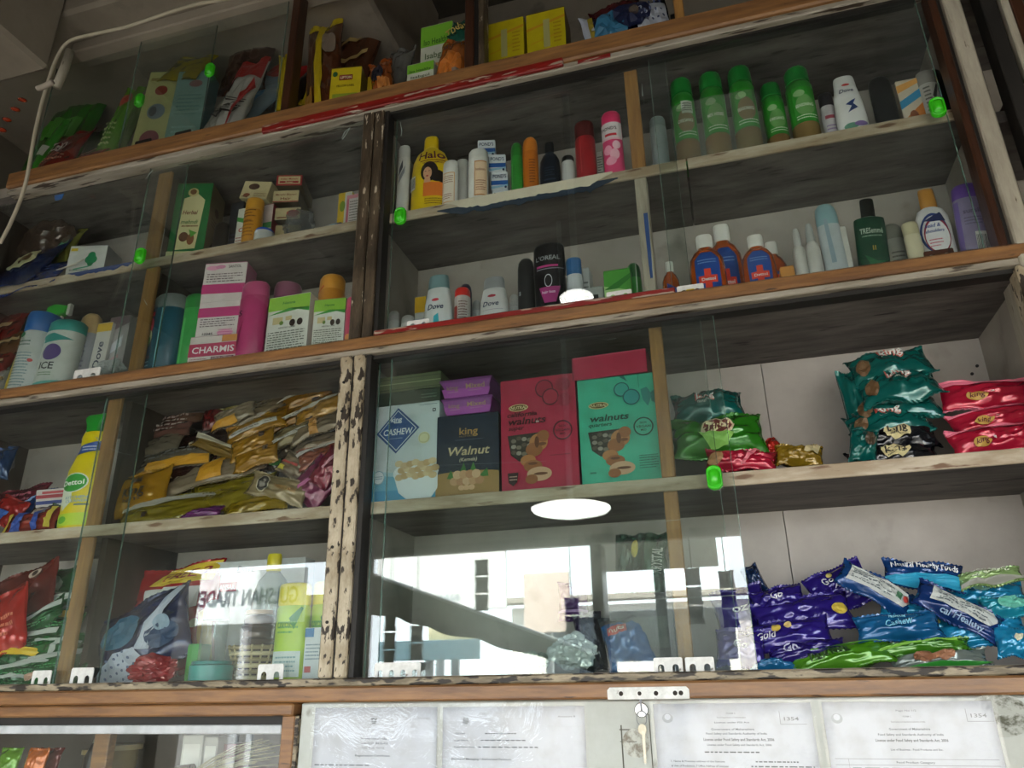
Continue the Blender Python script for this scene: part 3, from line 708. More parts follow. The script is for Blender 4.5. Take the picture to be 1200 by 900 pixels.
def sleeve_mat():
    m = bpy.data.materials.new('plastic_sleeve'); m.use_nodes = True; n = m.node_tree.nodes; L = m.node_tree.links; n.remove(n['Principled BSDF'])
    tr = n.new('ShaderNodeBsdfTransparent'); tr.inputs[0].default_value = (.96, .96, .96, 1); gl = n.new('ShaderNodeBsdfGlossy'); gl.inputs['Roughness'].default_value = .08
    fr = fresnel(m.node_tree); nz = n.new('ShaderNodeTexNoise'); nz.inputs['Scale'].default_value = 14; bp = n.new('ShaderNodeBump'); bp.inputs['Strength'].default_value = .25
    L.new(nz.outputs['Fac'], bp.inputs['Height']); L.new(bp.outputs[0], gl.inputs['Normal']); L.new(bp.outputs[0], fr.inputs['Normal'])
    m2 = n.new('ShaderNodeMixShader'); L.new(fr.outputs[0], m2.inputs[0]); L.new(tr.outputs[0], m2.inputs[1]); L.new(gl.outputs[0], m2.inputs[2]); L.new(m2.outputs[0], n['Material Output'].inputs[0])
    return m
M['sleeve'] = sleeve_mat()
doc('registration_paper', 'leftmost printed paper on the steel door, with a small lion emblem near its middle', 368, 512, 829,
    emblem(.5, .93, .05, 2.0)+[('t', 'Annexure', .9, .945, .1, .008, G), ('t', 'Government of India', .5, .845, .22, .010, GD), ('t', 'Form GST REG-06', .5, .822, .24, .010, GD), ('t', '[See Rule 10(1)]', .5, .80, .18, .008, G),
    ('t', 'Registration Certificate', .5, .762, .28, .009, GD), ('l', 0.030, 0.708, 0.490, 0.722, 1, GD), ('r', .05, .905, .98, .9062, 0xb4b7bb), ('l', .05, .3, .9, .68, 16, G)])
doc('annexure_paper', 'second printed paper from the left on the steel door, emblem at its upper left corner', 519, 686, 828,
    emblem(.17, .93, .05, 1.8)+[('t', 'Annexure B', .88, .952, .12, .008, G), ('t', 'GSTIN', .13, .872, .07, .008, GD), ('l', 0.310, 0.865, 0.530, 0.879, 1, GD), ('t', 'Legal Name', .14, .840, .10, .008, GD), ('l', 0.280, 0.833, 0.600, 0.847, 1, GD),
    ('t', 'Trade Name, if any', .16, .808, .15, .008, GD), ('l', 0.260, 0.801, 0.680, 0.815, 1, GD), ('t', 'Details of Managing / Authorised Partners', .28, .752, .42, .009, GD), ('e', .16, .70, .012, .01, GD), ('t', 'Name', .30, .70, .05, .008, GD), ('l', 0.470, 0.687, 0.650, 0.701, 1, GD), ('r', .02, .905, .98, .9062, 0xb4b7bb), ('l', .05, .3, .9, .66, 14, G)])
doc('food_licence_paper', 'printed licence page with a boxed number, just right of the lock on the steel door', 768, 955, 824,
    [('e', .09, .935, .035, .022, 0xa0a4a8), ('e', .09, .94, .02, .014, 0xbfc3ca), ('t', 'FORM C', .5, .955, .06, .007, G), ('t', 'Food Department of Administration', .5, .937, .18, .007, G), ('t', 'License under FSS Act', .5, .915, .22, .007, GD),
     ('t', 'Government of Maharashtra', .5, .885, .27, .009, GD), ('t', 'Food Safety and Standards Authority of India', .52, .866, .38, .009, GD), ('t', 'License under Food Safety and Standards Act, 2006', .53, .84, .44, .012, 0x45484c), ('t', 'License under Food Safety and Standards Act, 2006', .53, .817, .40, .009, GD),
     ('l', 0.310, 0.778, 0.650, 0.792, 1, 0x45484c), ('r', .80, .905, .803, .965, G), ('r', .80, .905, .96, .907, G), ('t', '1354', .87, .93, .09, .015, G),
     ('t', '1. Name & Premises address of the licensee', .26, .745, .34, .008, GD), ('l', 0.620, 0.738, 0.880, 0.752, 1, GD), ('t', '& Unit of Production, 7 Office Address of Licensee', .27, .725, .36, .008, GD), ('l', 0.590, 0.718, 0.970, 0.732, 1, GD),
     ('t', '2. Address of the Unit', .2, .69, .18, .008, GD), ('l', 0.590, 0.683, 0.930, 0.697, 1, GD), ('t', '3. Kind of Business', .2, .655, .2, .008, GD), ('t', 'Retailer', .68, .655, .06, .008, GD), ('l', .05, .3, .95, .62, 14, G)])
doc('licence_annex_paper', 'rightmost printed paper on the steel door, with a small ruled table', 968, 1170, 822,
    [('t', 'Page No 1/2', .5, .962, .12, .007, G), ('e', .08, .93, .035, .022, 0xa0a4a8), ('e', .08, .935, .02, .014, 0xbfc3ca), ('t', 'FORM C', .5, .937, .05, .007, G), ('t', 'Food Safety and Standards Authority of India', .5, .915, .2, .007, G), ('t', 'Government of Maharashtra', .5, .885, .24, .009, GD),
     ('t', 'Food Safety and Standards Authority of India', .5, .862, .38, .009, GD), ('t', 'License under Food Safety and Standards Act, 2006', .5, .838, .42, .011, 0x45484c), ('t', 'List of Business : Food Products and Etc.', .52, .80, .3, .008, GD), ('r', .84, .915, .843, .968, G), ('r', .84, .915, .99, .917, G), ('t', '1354', .91, .94, .09, .015, G),
     ('r', .03, .76, .97, .762, G), ('r', .03, .735, .97, .737, G), ('r', .03, .672, .97, .674, G), ('r', .11, .672, .112, .762, G), ('t', 'Food Product Category', .5, .748, .22, .008, GD), ('l', .13, .70, .94, .73, 2, G), ('t', '08. Salts and spices', .5, .685, .2, .007, GD), ('l', .05, .3, .95, .62, 12, G)])
# ------------------------------------------------------------------ goods, upper right bay, top shelf
WH, BL = 0xe6e6e2, 0x15161a
bottle('talc_bottle', 'slim white bottle with a rounded cap, first at the post on the upper right shelf', (466, 480), 205, 172, .07, SB, 0xdcdcd8, 0xd2d2ce, 'talc', dec=[('q', [(.25, .45), (.7, .6), (.75, .7), (.3, .55)], 0x8a8f98), ('q', [(.25, .55), (.6, .68), (.55, .78), (.3, .66)], 0x4a4e57)])
def face(cx, cy, s):
    return [('e', cx, cy, .19*s, .105*s, 0x1d120e), ('e', cx+.17*s, cy-.05*s, .15*s, .06*s, 0x1d120e), ('e', cx+.28*s, cy-.08*s, .1*s, .04*s, 0x1d120e), ('e', cx-.03*s, cy-.02*s, .095*s, .062*s, 0xd9a47f), ('e', cx-.03*s, cy-.105*s, .07*s, .05*s, 0xd9a47f),
            ('r', cx-.09*s, cy-.005*s, cx-.05*s, cy+.001*s, 0x2a1712), ('r', cx-.01*s, cy-.005*s, cx+.03*s, cy+.001*s, 0x2a1712), ('e', cx-.03*s, cy-.053*s, .028*s, .008*s, 0xa53b3b)]
bottle('shampoo_bottle', 'large yellow shampoo bottle showing a dark-haired woman, on the upper right shelf', (483, 526), 220, 163, .085, SB, 0xe9c60e, 0xe3bd12, 'jug', dr=.62,
       dec=[('r', .32, .635, .98, .645, 0x6a1f1a), ('t', 'Halo', .62, .71, .70, .10, 0x5c1038), ('t', 'NATURAL SHAMPOO', .66, .61, .5, .02, 0x5c1038)]+face(.58, .50, 1.15)+[('bar', .05, .32, .22, .48), ('r', .45, .20, .95, .36, 0xe07a2c), ('l', .5, .10, .9, .18, 3, 0x7a5a10)])
bottle('lotion_bottle', 'white bottle with beige label beside the yellow shampoo, the shorter front one', (519, 537), 222, 190, .065, SB, WH, WH, 'talc', dec=[('r', .12, .12, .85, .72, 0xd9a877), ('r', .16, .14, .81, .70, 0xeadfce), ('l', .2, .5, .75, .66, 4, 0x8a4a3a), ('l', .2, .18, .7, .3, 3, 0x8a4a3a)])
bottle('lotion_bottle', 'plain white bottle half hidden between two beige-labelled white bottles', (534, 549), 218, 188, .10, SB, 0xd8d8d4, 0xd8d8d4, 'talc')
bottle('lotion_bottle', 'tallest white bottle with a beige label, in front of the blue and white cartons', (549, 572), 210, 177, .065, SB, WH, 0xe0e0dc, 'talc', dec=[('r', .42, .12, .97, .74, 0xc98a55), ('r', .46, .14, .97, .72, 0xf0d2b0), ('t', 'lotion', .7, .58, .4, .045, 0x8a4a3a), ('l', .5, .2, .92, .4, 5, 0x9a5a4a)])
PB = [('r', 0, .28, 1, .52, 0x1e5aa8), ('q', [(0, .06), (1, .2), (1, .3), (0, .2)], 0x9cc6de), ('t', 'POND\'S', .5, .76, .8, .2, 0x24365a), ('e', .86, .14, .07, .07, 0x24365a)]
PS = [('r', 0, .28, 1, .52, 0x1e5aa8), ('l', .2, .6, .8, .9, 4, 0x506080)]
h0 = SB
for i, (xa, xb, rzz, lb) in enumerate(((573, 594, 14, 'lowest of the stacked blue-banded white cream cartons, mostly behind the shelf edge'), (572, 593, 12, 'third from the top of the stacked blue-banded white cream cartons'), (569, 590, 14, 'second from the top of the stacked blue-banded white cream cartons'))):
    t, h = carton('cream_carton', lb, (xa, xb), 215-23*i, 203, .085, h0, 0xdfe4ea, .05, PB, PS, rz=rzz, group='blue-banded cream cartons', H=.047); h0 += h+.001
carton('cream_carton', 'topmost blue-banded white cream carton, set further left than the rest', (556, 578), 168, 155, .085, h0, 0xdfe4ea, .05, PB, PS, rz=14, group='blue-banded cream cartons', H=.045)
bottle('deodorant_bottle', 'plain green round bottle left of the orange one, upper right shelf', (599, 613), 200, 168, .075, SB, 0x2f8c33, 0x2a7d2e, 'round', dr=.9, dec=[('r', .2, .15, .24, .6, 0x5fb85a)])  # pale upright strip is a highlight painted on the bottle
bottle('deodorant_bottle', 'orange rounded bottle between the green and the navy bottle', (613, 631), 200, 162, .075, SB, 0xc9701d, 0xd8802a, 'round', dr=.8, dec=[('l', .5, .2, .85, .6, 9, 0x6a3010)])
bottle('cologne_bottle', 'dark navy bottle with a narrower black cap on the upper right shelf', (633, 657), 205, 168, .08, SB, 0x17212e, 0x101318, 'amber', dr=.6, dec=[('r', .25, .25, .8, .28, 0x39485c), ('l', .3, .32, .75, .5, 4, 0x39485c)])
bottle('roll_on_bottle', 'small white roll-on bottle with a black cap, between navy and dark red bottles', (659, 674), 208, 184, .07, SB, 0xc9cac9, 0x16171b, 'talc', dr=.9)
bottle('deodorant_bottle', 'tall dark red bottle left of the pink talc, upper right shelf', (675, 699), 190, 145, .075, SB, 0xa01822, 0x5c1216, 'can', dr=.8, dec=[('r', .3, .2, .34, .7, 0xc23a40)])  # lighter red strip paints in the highlight down the side
bottle('talc_bottle', 'tall pink talc bottle with a white collar, last before the divider', (707, 731), 180, 133, .07, SB, 0xe8447c, 0xe8346c, 'talc', dr=.8,
       dec=[('r', 0.02, .56, .98, .80, 0xe9dfe2), ('t', 'POND\'S', .42, .71, .7, .045, 0x403038), ('r', .2, .60, .75, .635, 0xd02438), ('e', .3, .40, .2, .07, 0xf7a5c0), ('e', .6, .33, .22, .08, 0xf9b9ce), ('e', .42, .24, .25, .06, 0xf7a5c0), ('e', .7, .46, .18, .06, 0xf9c9d8), ('r', .1, .54, .9, .57, 0xf4c3d0)])
carton('barcode_sleeve', 'thin white barcode slip beside the pink talc bottle', (700, 707), 195, 178, .09, SB, 0xc8c8c4, .02, [('l', .1, .1, .9, .9, 12, 0x202020)], cat='slip')
bottle('lotion_bottle', 'pale grey bottle seen through overlapped glass right of the divider, upper shelf', (764, 784), 180, 138, .09, SB, 0x9ba4a6, 0x8a9496, 'talc', dr=.8)
# silver liner standing against the back
V = []; Fc = []
a_ = PY(588, 190, .23); b_ = PY(752, 150, .23)
nn = 40
for j in range(8):
    for i in range(nn+1):
        x = a_.x+(b_.x-a_.x)*i/nn; z = SB+(j/7)*(.098+.01*noise.noise(Vector((x*20, 0, 0)))); V.append((x, .236-.008*noise.noise(Vector((x*35, j*.6, 1))), z))
for j in range(7):
    for i in range(nn): k = j*(nn+1)+i; Fc.append((k, k+1, k+nn+2, k+nn+1))
o = mk('foil_liner', V, Fc, mat(0xc9c9c5, 'foil', .35), smooth=True); so = o.modifiers.new('s', 'SOLIDIFY'); so.thickness = .0006
tag(o, 'crinkled silver foil sheet standing behind the bottles on the upper right shelf', 'foil sheet')

# spice jars in shrink wrap
def jar(px, ym, yt, Y, lb, n):
    def ex(t, r, h):
        lathe('contents', [(r*.985, h*.03), (r*1.006, h*.035), (r*1.006, h*.27), (r*.98, h*.28)], mat([0x84643a, 0x8f7044, 0x7c6438][n % 3], 'cloth'), t, 1.0)
    bottle('spice_jar', lb, px, ym, yt, Y, SB, 0x26862a, 0x168030, 'jar', 1.0, [('r', .05, .28, .95, .70, 0x2c9428), ('e', .55, .47, .33, .13, 0x6aa25a if n % 2 else 0x8a7450), ('t', ['OREGANO', 'MIX HERBS', 'SEASONING'][n % 3], .52, .47, .6, .035, 0xe8efe0), ('l', .2, .30, .9, .36, 2, 0xdfeed8), ('e', .4, .62, .2, .04, 0x8fb880)]+([('r', .42, .55, .85, .69, 0xc8ccc4), ('l', .45, .57, .82, .67, 4, 0x404040)] if n == 0 else []), extra=ex, ribs=1, group='green spice jars', cat='spice jar')
jar((789, 817), 145, 96, .075, 'leftmost green spice jar in the wrapped trio, with a grey price sticker', 0)
jar((823, 853), 140, 89, .075, 'middle green spice jar of the wrapped trio, with a light oval on its label', 1)
jar((857, 888), 130, 82, .075, 'right green spice jar of the wrapped trio, brown herb showing in its label', 2)
jar((893, 920), 130, 101, .10, 'shorter green spice jar in the gap between trio and the taller single jar', 3)
jar((924, 957), 130, 83, .085, 'tall green spice jar standing last on the right, beside the white bottle', 5)
# the wrap: a clear wrinkled sleeve around three jars
a_ = PY(786, 140, .075).x; b_ = PY(893, 130, .075).x
V = []; Fc = []; n = 48; z1 = SB+.150
hw = (b_-a_)/2; dd = .031
for j in range(15):
    z = SB+.002+(z1-SB)*j/14
    for k in range(n):
        t = 2*pi*k/n; e = .35; cx = abs(cos(t))**e*(1 if cos(t) > 0 else -1); sx = abs(sin(t))**e*(1 if sin(t) > 0 else -1)
        f = 1-(.03 if j > 12 else 0)+.02*noise.noise(Vector((cx*4, sx*3, z*60)))
        V.append(((a_+b_)/2+hw*cx*f, .080+dd*sx*f*(1+.07*cos(cx*3*pi)), z))
for j in range(14):
    for k in range(n): Fc.append((j*n+k, j*n+(k+1) % n, (j+1)*n+(k+1) % n, (j+1)*n+k))
o = mk('shrink_wrap', V, Fc, mat(0xdfe6da, 'clear', .12), smooth=True)
tag(o, 'clear shrink wrap around three green spice jars', 'plastic wrap')
bottle('lotion_bottle', 'small white bottle with dark cap peeking left of the tilted white bottle', (963, 981), 140, 110, .09, SB, 0xc3bfc4, 0x2a2a30, 'can', dec=[('r', .2, .5, .8, .56, 0xa04050), ('l', .2, .1, .8, .4, 5, 0x8a6aa0)])
bottle('shampoo_bottle', 'white cap-down bottle tilted left with a blue bird mark, upper right shelf', (977, 1015), 130, 91, .075, SB+.004, 0xe6e6e6, 0xdcdcdc, 'taper', ry=0, dr=.5, dec=[('t', 'Dove', .48, .74, .55, .06, 0x2a3158, {'s': .2}), ('e', .5, .84, .18, .02, 0xc23a38), ('p', [(.35, .5), (.75, .42), (.6, .5), (.72, .58), (.5, .54)], 0x25407a), ('p', [(.38, .36), (.6, .5), (.7, .42)], 0x25407a), ('e', .4, .14, .22, .05, 0x6aa08a), ('e', .7, .16, .2, .04, 0x8a70b0)])
bottle('conditioner_bottle', 'glossy black waisted bottle on the upper right shelf', (1021, 1050), 120, 90, .075, SB+.002, 0x121417, 0x0c0d10, 'round', ry=0, dr=.6, dec=[('r', .3, .12, .8, .16, 0x33363c)])
carton('herbal_carton', 'orange and blue small carton leaning between black and white bottles', (1053, 1080), 115, 93, .08, SB+.004, 0xd9cdb8, .03, [('q', [(0, .0), (1, 0), (1, .5), (0, .2)], 0xd07a2a), ('q', [(0, .42), (1, .62), (1, .78), (0, .58)], 0x1f86b8), ('q', [(0, .75), (1, .9), (1, 1), (0, .9)], 0xe2a24a), ('e', .5, .25, .2, .12, 0x8a4a20)], ry=0)
bottle('lotion_bottle', 'white bottle with black print and pump end at the right of the upper shelf', (1080, 1105), 120, 84, .085, SB+.003, 0xbcb9b2, 0x8d8a84, 'can', ry=0, dec=[('l', .15, .1, .45, .7, 9, 0x34302c), ('q', [(.5, .5), (.6, .4), (.85, .7), (.8, .72)], 0x202020)])
bottle('cosmetic_bottle', 'small black-capped bottle behind the white one at the far right upper shelf', (1093, 1117), 108, 80, .13, SB+.003, 0x1c1b1b, 0x151414, 'round', ry=-3)

# ------------------------------------------------------------------ upper right bay, lower shelf
bottle('lotion_tube', 'small grey-white tube nearest the post, lower shelf of the upper right bay', (455, 468), 380, 365, .07, B0, 0xa9aaa8, 0x9a9b99, 'round')
bottle('lotion_tube', 'second small white tube from the post, lower shelf of the upper right bay', (470, 486), 380, 370, .07, B0, 0xb9bab8, 0xa2a3a1, 'round')
carton('medicine_carton', 'white carton with a yellow top left of the first white shampoo bottle', (486, 499), 365, 348, .10, B0, 0xb8bab8, .04, [('r', 0, .72, 1, 1, 0xc79e20), ('r', .1, .3, .9, .6, 0x6e8ab0), ('l', .1, .1, .9, .28, 3, 0x303a50)])
bottle('cosmetic_bottle', 'hazy dark brown bottle deep in the left corner of the lower shelf', (458, 474), 350, 318, .19, B0, 0x3a2823, 0x2a1d1a, 'round')
bottle('shampoo_bottle', 'white tapered shampoo bottle with a teal swirl and grey cap', (497, 531), 360, 325, .075, B0, 0xd3d9da, 0x6f8d92, 'taper', dr=.55, dec=[('e', .48, .62, .14, .022, 0xc23a48), ('t', 'Dove', .5, .52, .55, .075, 0x1d2b4e, {'s': .2}), ('p', [(.45, .38), (.6, .42), (.68, .02), (.4, .02)], 0x3cb0c0), ('p', [(.6, .2), (.78, .3), (.74, .22), (.62, .14)], 0x3cb0c0)])
bottle('hair_oil_can', 'small white can with a red cap between two white shampoo bottles', (533, 551), 362, 339, .07, B0, 0xb9b4b0, 0xd22a20, 'talc', dr=1, dec=[('r', .1, .2, .35, .62, 0xa04038), ('l', .42, .12, .9, .72, 12, 0x5a2a28)])
bottle('lotion_tube', 'slim grey tube right of the red-capped can', (553, 564), 366, 352, .09, B0, 0x8c9193, 0x7c8183, 'round')
bottle('cosmetic_bottle', 'dark blue cap bottle hidden behind the red-capped can', (538, 553), 350, 333, .14, B0, 0x2a2a4a, 0x1d1d3c, 'round')
bottle('shampoo_bottle', 'white tapered shampoo bottle with plain lower label, second of the pair', (562, 597), 360, 327, .075, B0, 0xd0d2d2, 0x878b8e, 'taper', dr=.55, dec=[('e', .48, .66, .16, .025, 0xa83040), ('t', 'Dove', .46, .53, .55, .08, 0x1d2b4e, {'s': .2}), ('r', .15, .42, .85, .425, 0x6a7080), ('l', .2, .12, .8, .36, 6, 0x7a8090)])
bottle('lotion_tube', 'bright silver-white slim tube behind the second white shampoo bottle', (597, 608), 358, 345, .12, B0, 0xc9cccc, 0xb9bcbc, 'round')
bottle('conditioner_bottle', 'narrow black bottle left of the big black shampoo', (607, 627), 345, 303, .09, B0, 0x101113, 0x0c0c0e, 'round', dr=.6, dec=[('r', .15, .5, .25, .55, 0x9aa0a6)])
bottle('shampoo_bottle', 'big black shampoo bottle with pink bands and a white flower loop', (626, 664), 335, 287, .075, B0, 0x0e0d11, 0x0b0b0d, 'tottle', dr=.5, dec=[('t', 'L\'OREAL', .5, .80, .74, .05, 0x9aa0a4), ('r', .15, .69, .8, .715, 0xb0347c), ('r', .15, .665, .95, .675, 0x8a8f96), ('o', .5, .53, .12, .075, 0xcfd3d8), ('p', [(.2, .46), (.86, .46), (.72, .28), (.35, .28)], 0x9c2c72), ('t', 'hair loss', .5, .40, .4, .03, 0xd9c8d4), ('r', .3, .22, .65, .25, 0x6a6f76), ('l', .2, .12, .85, .19, 2, 0x8a5074), ('r', .25, .06, .75, .09, 0xa03478)])
bottle('lotion_bottle', 'white bottle with a blue cap, right of the big black shampoo', (664, 683), 335, 303, .085, B0, 0xc6cdd2, 0x32659a, 'can', dr=.6, dec=[('t', 'nic', .5, .5, .5, .06, 0x1f2d4a), ('q', [(.2, .3), (.8, .4), (.8, .44), (.2, .34)], 0x3a7ab0)])
carton('lotion_carton', 'tall narrow grey-white carton right of the blue-capped bottle', (683, 692), 345, 314, .10, B0, 0xaeb4b4, .04, [('l', .2, .2, .8, .8, 8, 0x4a5050)])
carton('soap_carton', 'small whitish carton between the tall carton and the green box', (692, 708), 350, 336, .08, B0, 0x9ba39e, .04, [('r', .1, .3, .6, .8, 0x3a423e), ('l', .1, .1, .9, .25, 2, 0x404844)])
carton('green_soap_pack', 'bright green pack with paler green lower half, near the divider', (708, 740), 338, 316, .07, B0, 0x4c9c3a, .04, [('q', [(0, 0), (1, 0), (1, .55), (0, .7)], 0xa3cf86), ('q', [(0, .62), (.5, .62), (1, .8), (1, .9), (0, .8)], 0x2c7a28), ('e', .4, .28, .2, .1, 0xdcecd0)], cat='soap pack')
bottle('cream_jar', 'green round jar standing behind the green soap pack', (735, 752), 330, 309, .11, B0, 0x3f9b42, 0x2a6f3a, 'round', dr=1)
def amber(px, ym, yt, Y, lb, full=1):
    sfx = [('p', [(.18, .12), (.82, .12), (.84, .62), (.68, .72), (.32, .72), (.16, .62)], 0x17489a)] if full else [('p', [(.3, .2), (.8, .2), (.8, .5), (.3, .6)], 0x17489a)]
    cr = [('r', .40, .20, .58, .48, 0xe2402a), ('r', .24, .29, .74, .39, 0xe2402a), ('t', 'Dettol', .5, .34, .36, .04, WH), ('l', .25, .55, .75, .62, 2, 0x7f9fd8)]
    bottle('antiseptic_bottle', lb, px, ym, yt, Y, B0, 0xd8661a, 0xe9e9e4, 'amber', .55, sfx+(cr if full else [('r', .4, .25, .6, .5, 0xe2402a)]), kind='tint', group='amber antiseptic bottles', cat='antiseptic bottle', ribs=1)
amber((808, 851), 318, 276, .075, 'amber antiseptic bottle with the largest clear blue label, front left')
amber((828, 870), 300, 264, .135, 'amber antiseptic bottle standing behind the front left one')
amber((869, 910), 312, 276, .075, 'amber antiseptic bottle second in front, label with white glare')
amber((890, 922), 305, 284, .14, 'amber antiseptic bottle half hidden behind the second front one', 0)
amber((776, 797), 335, 307, .10, 'small amber antiseptic bottle seen behind the glass edge near the divider', 0)
carton('soap_carton', 'tiny orange carton at the foot of the right amber bottles', (915, 932), 322, 312, .055, B0, 0xc9893a, .03, [('r', .1, .15, .9, .6, 0xe0a860)])
bottle('pump_bottle', 'slim white dispenser bottle, first right of the amber bottles', (930, 946), 305, 268, .075, B0, 0xc4c4be, 0xb9bab6, 'pump', dr=.9)
bottle('pump_bottle', 'slim white dispenser bottle, taller second right of the amber bottles', (945, 963), 302, 262, .08, B0, 0xc9c9c3, 0xaeb2b0, 'pump', dr=.9)
bottle('shampoo_bottle', 'pale grey-blue tilted bottle with a teal cap, left of the dark green one', (962, 990), 285, 238, .085, B0+.002, 0xb5bec2, 0x86aab0, 'round', ry=-1, dr=.6, dec=[('q', [(.3, .3), (.5, .3), (.45, .8), (.3, .8)], 0x8aa0aa)])
carton('tube_carton', 'very thin white carton edge between grey-blue and dark green bottles', (988, 996), 290, 265, .08, B0, 0xc6c6c0, .03, ry=0)
bottle('shampoo_bottle', 'dark green square-shouldered shampoo bottle with a black cap', (998, 1036), 285, 234, .08, B0, 0x123f2c, 0x0d1210, 'square', ry=4, dr=.5, dec=[('t', 'TRESemmé', .5, .60, .7, .06, 0xb9c2b4), ('l', .2, .52, .8, .56, 1, 0x8aa08c), ('t', 'II', .52, .40, .1, .05, 0xb08a3a), ('p', [(.2, .34), (.7, .22), (.9, .26), (.4, .18)], 0x20603c), ('e', .5, .12, .25, .05, 0x7a2a28), ('r', .04, .02, .96, .05, 0x1d5a3c)])
bottle('lotion_bottle', 'greyish translucent bottle right of the dark green shampoo', (1037, 1062), 290, 262, .10, B0, 0x8f9088, 0x77786f, 'round', dec=[('l', .2, .3, .8, .55, 4, 0x4a4b44), ('e', .5, .2, .25, .05, 0x8a5a50)], dr=.6)
bottle('lotion_tube', 'small cream tube with dark side marks before the anti-dandruff shampoo', (1060, 1081), 285, 261, .06, B0, 0xcfc9ac, 0xbfb898, 'can', dr=.7)
def swirl(t, r, h): pass
bottle('shampoo_bottle', 'bulky white shampoo bottle with a blue swirl and golden cap', (1072, 1114), 268, 222, .09, B0, 0xdcdcdc, 0xb07a2a, 'shampoo', ry=1, dr=.5, dec=[('o', .45, .48, .40, .22, 0x28407e), ('o', .5, .45, .36, .2, 0x9a2440), ('e', .5, .44, .33, .17, 0xe2e2e4), ('t', 'head &', .42, .56, .42, .04, 0x1f3f8c, {'s': .2}), ('t', 'shoulders', .45, .50, .5, .035, 0x1f3f8c, {'s': .2}), ('q', [(.2, .62), (.7, .7), (.8, .6), (.4, .6)], 0x1c2a5e), ('l', .25, .32, .6, .42, 3, 0xc8607a)])
bottle('shampoo_bottle', 'large purple rounded shampoo bottle at the right end of the lower shelf', (1114, 1156), 262, 217, .085, B0, 0x8f86a8, 0x6a4ba0, 'talc', ry=4, dr=.6, dec=[('t', 'sunsilk', .5, .66, .6, .05, 0x5c5470), ('l', .2, .5, .8, .6, 3, 0x6c6482), ('bar', .42, .12, .88, .42), ('r', .0, .02, .12, .78, 0x7562a6), ('r', .88, .02, 1, .78, 0x7562a6)])
# ------------------------------------------------------------------ upper left cabinet, right bay, top shelf
NUTS = [('e', .35, .2, .14, .06, 0x7a4a28), ('e', .6, .17, .14, .05, 0x8a5a30), ('p', [(.5, .3), (.8, .24), (.6, .18)], 0x3f8a30)]
carton('herbal_tea_carton', 'tall green and cream carton with almond picture, leaning on the upper left shelf', (198, 236), 262, 217, .07, SB, 0x16713a, .085,
       [('p', [(.20, .15), (.75, .17), (.84, .78), (.62, .86), (.25, .80)], 0xd8cf9c), ('e', .48, .88, .15, .055, 0xcdbb84), ('e', .48, .885, .09, .035, 0x7a4a20), ('t', 'Herbal', .48, .62, .4, .05, 0x7a2a1c, {'s': .2}), ('t', 'mehndi', .5, .50, .45, .05, 0x2a6a2a, {'s': .2}), ('l', .3, .42, .75, .47, 1, 0x7a4a20),
        ('e', .40, .31, .13, .06, 0x6a3a1c), ('e', .60, .28, .10, .07, 0x86502a), ('p', [(.52, .4), (.75, .36), (.6, .3)], 0x4f9a30), ('r', 0, .02, 1, .13, 0xd8cf9c), ('l', .1, .05, .6, .1, 1, 0x5a3018), ('e', .82, .08, .1, .04, 0x9a6a3a)],
       [('e', .5, .72, .16, .05, 0x4a3420), ('l', .2, .5, .8, .62, 3, 0x4a3420), ('p', [(.3, .25), (.5, .36), (.75, .3), (.6, .2), (.5, .12), (.4, .2)], 0x35281a)], scol=0x7a6a4c, rz=16, ry=0)
bottle('cosmetic_bottle', 'small black round bottle right of the green and cream carton', (250, 266), 285, 262, .10, SB, 0x121212, 0x0e0e0e, 'round')
carton('dye_carton', 'dark navy carton standing behind the white and orange boxes', (268, 283), 262, 238, .11, SB, 0x171b24, .04, [('l', .2, .2, .8, .5, 4, 0x3a4254)])
carton('soap_carton', 'cream carton with brown seal raised askew on top of others', (279, 312), 235, 214, .125, SB, 0xcdbf94, .05, [('e', .42, .70, .2, .18, 0x4a2a1a), ('p', [(.05, .1), (.35, .3), (.3, .05)], 0x6a3a1c), ('e', .25, .2, .12, .1, 0x7a3a1c), ('l', .5, .1, .95, .35, 3, 0x7a5a34)], ry=14, H=.05, top=True)
carton('support_carton', 'plain cream carton under the askew cream one', (283, 312), 262, 243, .125, SB, 0xb9a980, .05, [('l', .1, .2, .9, .8, 5, 0x7a5a34)])
carton('ointment_carton', 'slim white carton with green wave left of the orange tube box', (277, 290), 265, 245, .07, SB, 0xd2d2c8, .03, [('q', [(0, .72), (1, .62), (1, .72), (0, .82)], 0x3c8c3c), ('t', 'O', .5, .5, .5, .1, 0xb03a30), ('l', .1, .1, .9, .35, 4, 0x9a3a30)])
bottle('tube_carton', 'orange-yellow upright box with brown print, upper left shelf', (287, 306), 262, 236, .065, SB, 0xc98a24, 0xd2982e, 'can', dr=.9, dec=[('l', .15, .55, .85, .8, 4, 0x5a3414), ('l', .2, .15, .8, .5, 5, 0x8a5a1c), ('t', 'MERIL', .5, .48, .5, .04, 0x6a3a14)], cat='tube')
carton('cream_carton', 'small pink and white carton with green leaf right of the orange box', (307, 319), 255, 240, .09, SB, 0xc9b9b4, .035, [('r', 0, .5, 1, .62, 0x3c8c4a), ('r', .1, .15, .9, .4, 0xc07a80)], scol=0x7c1c28)
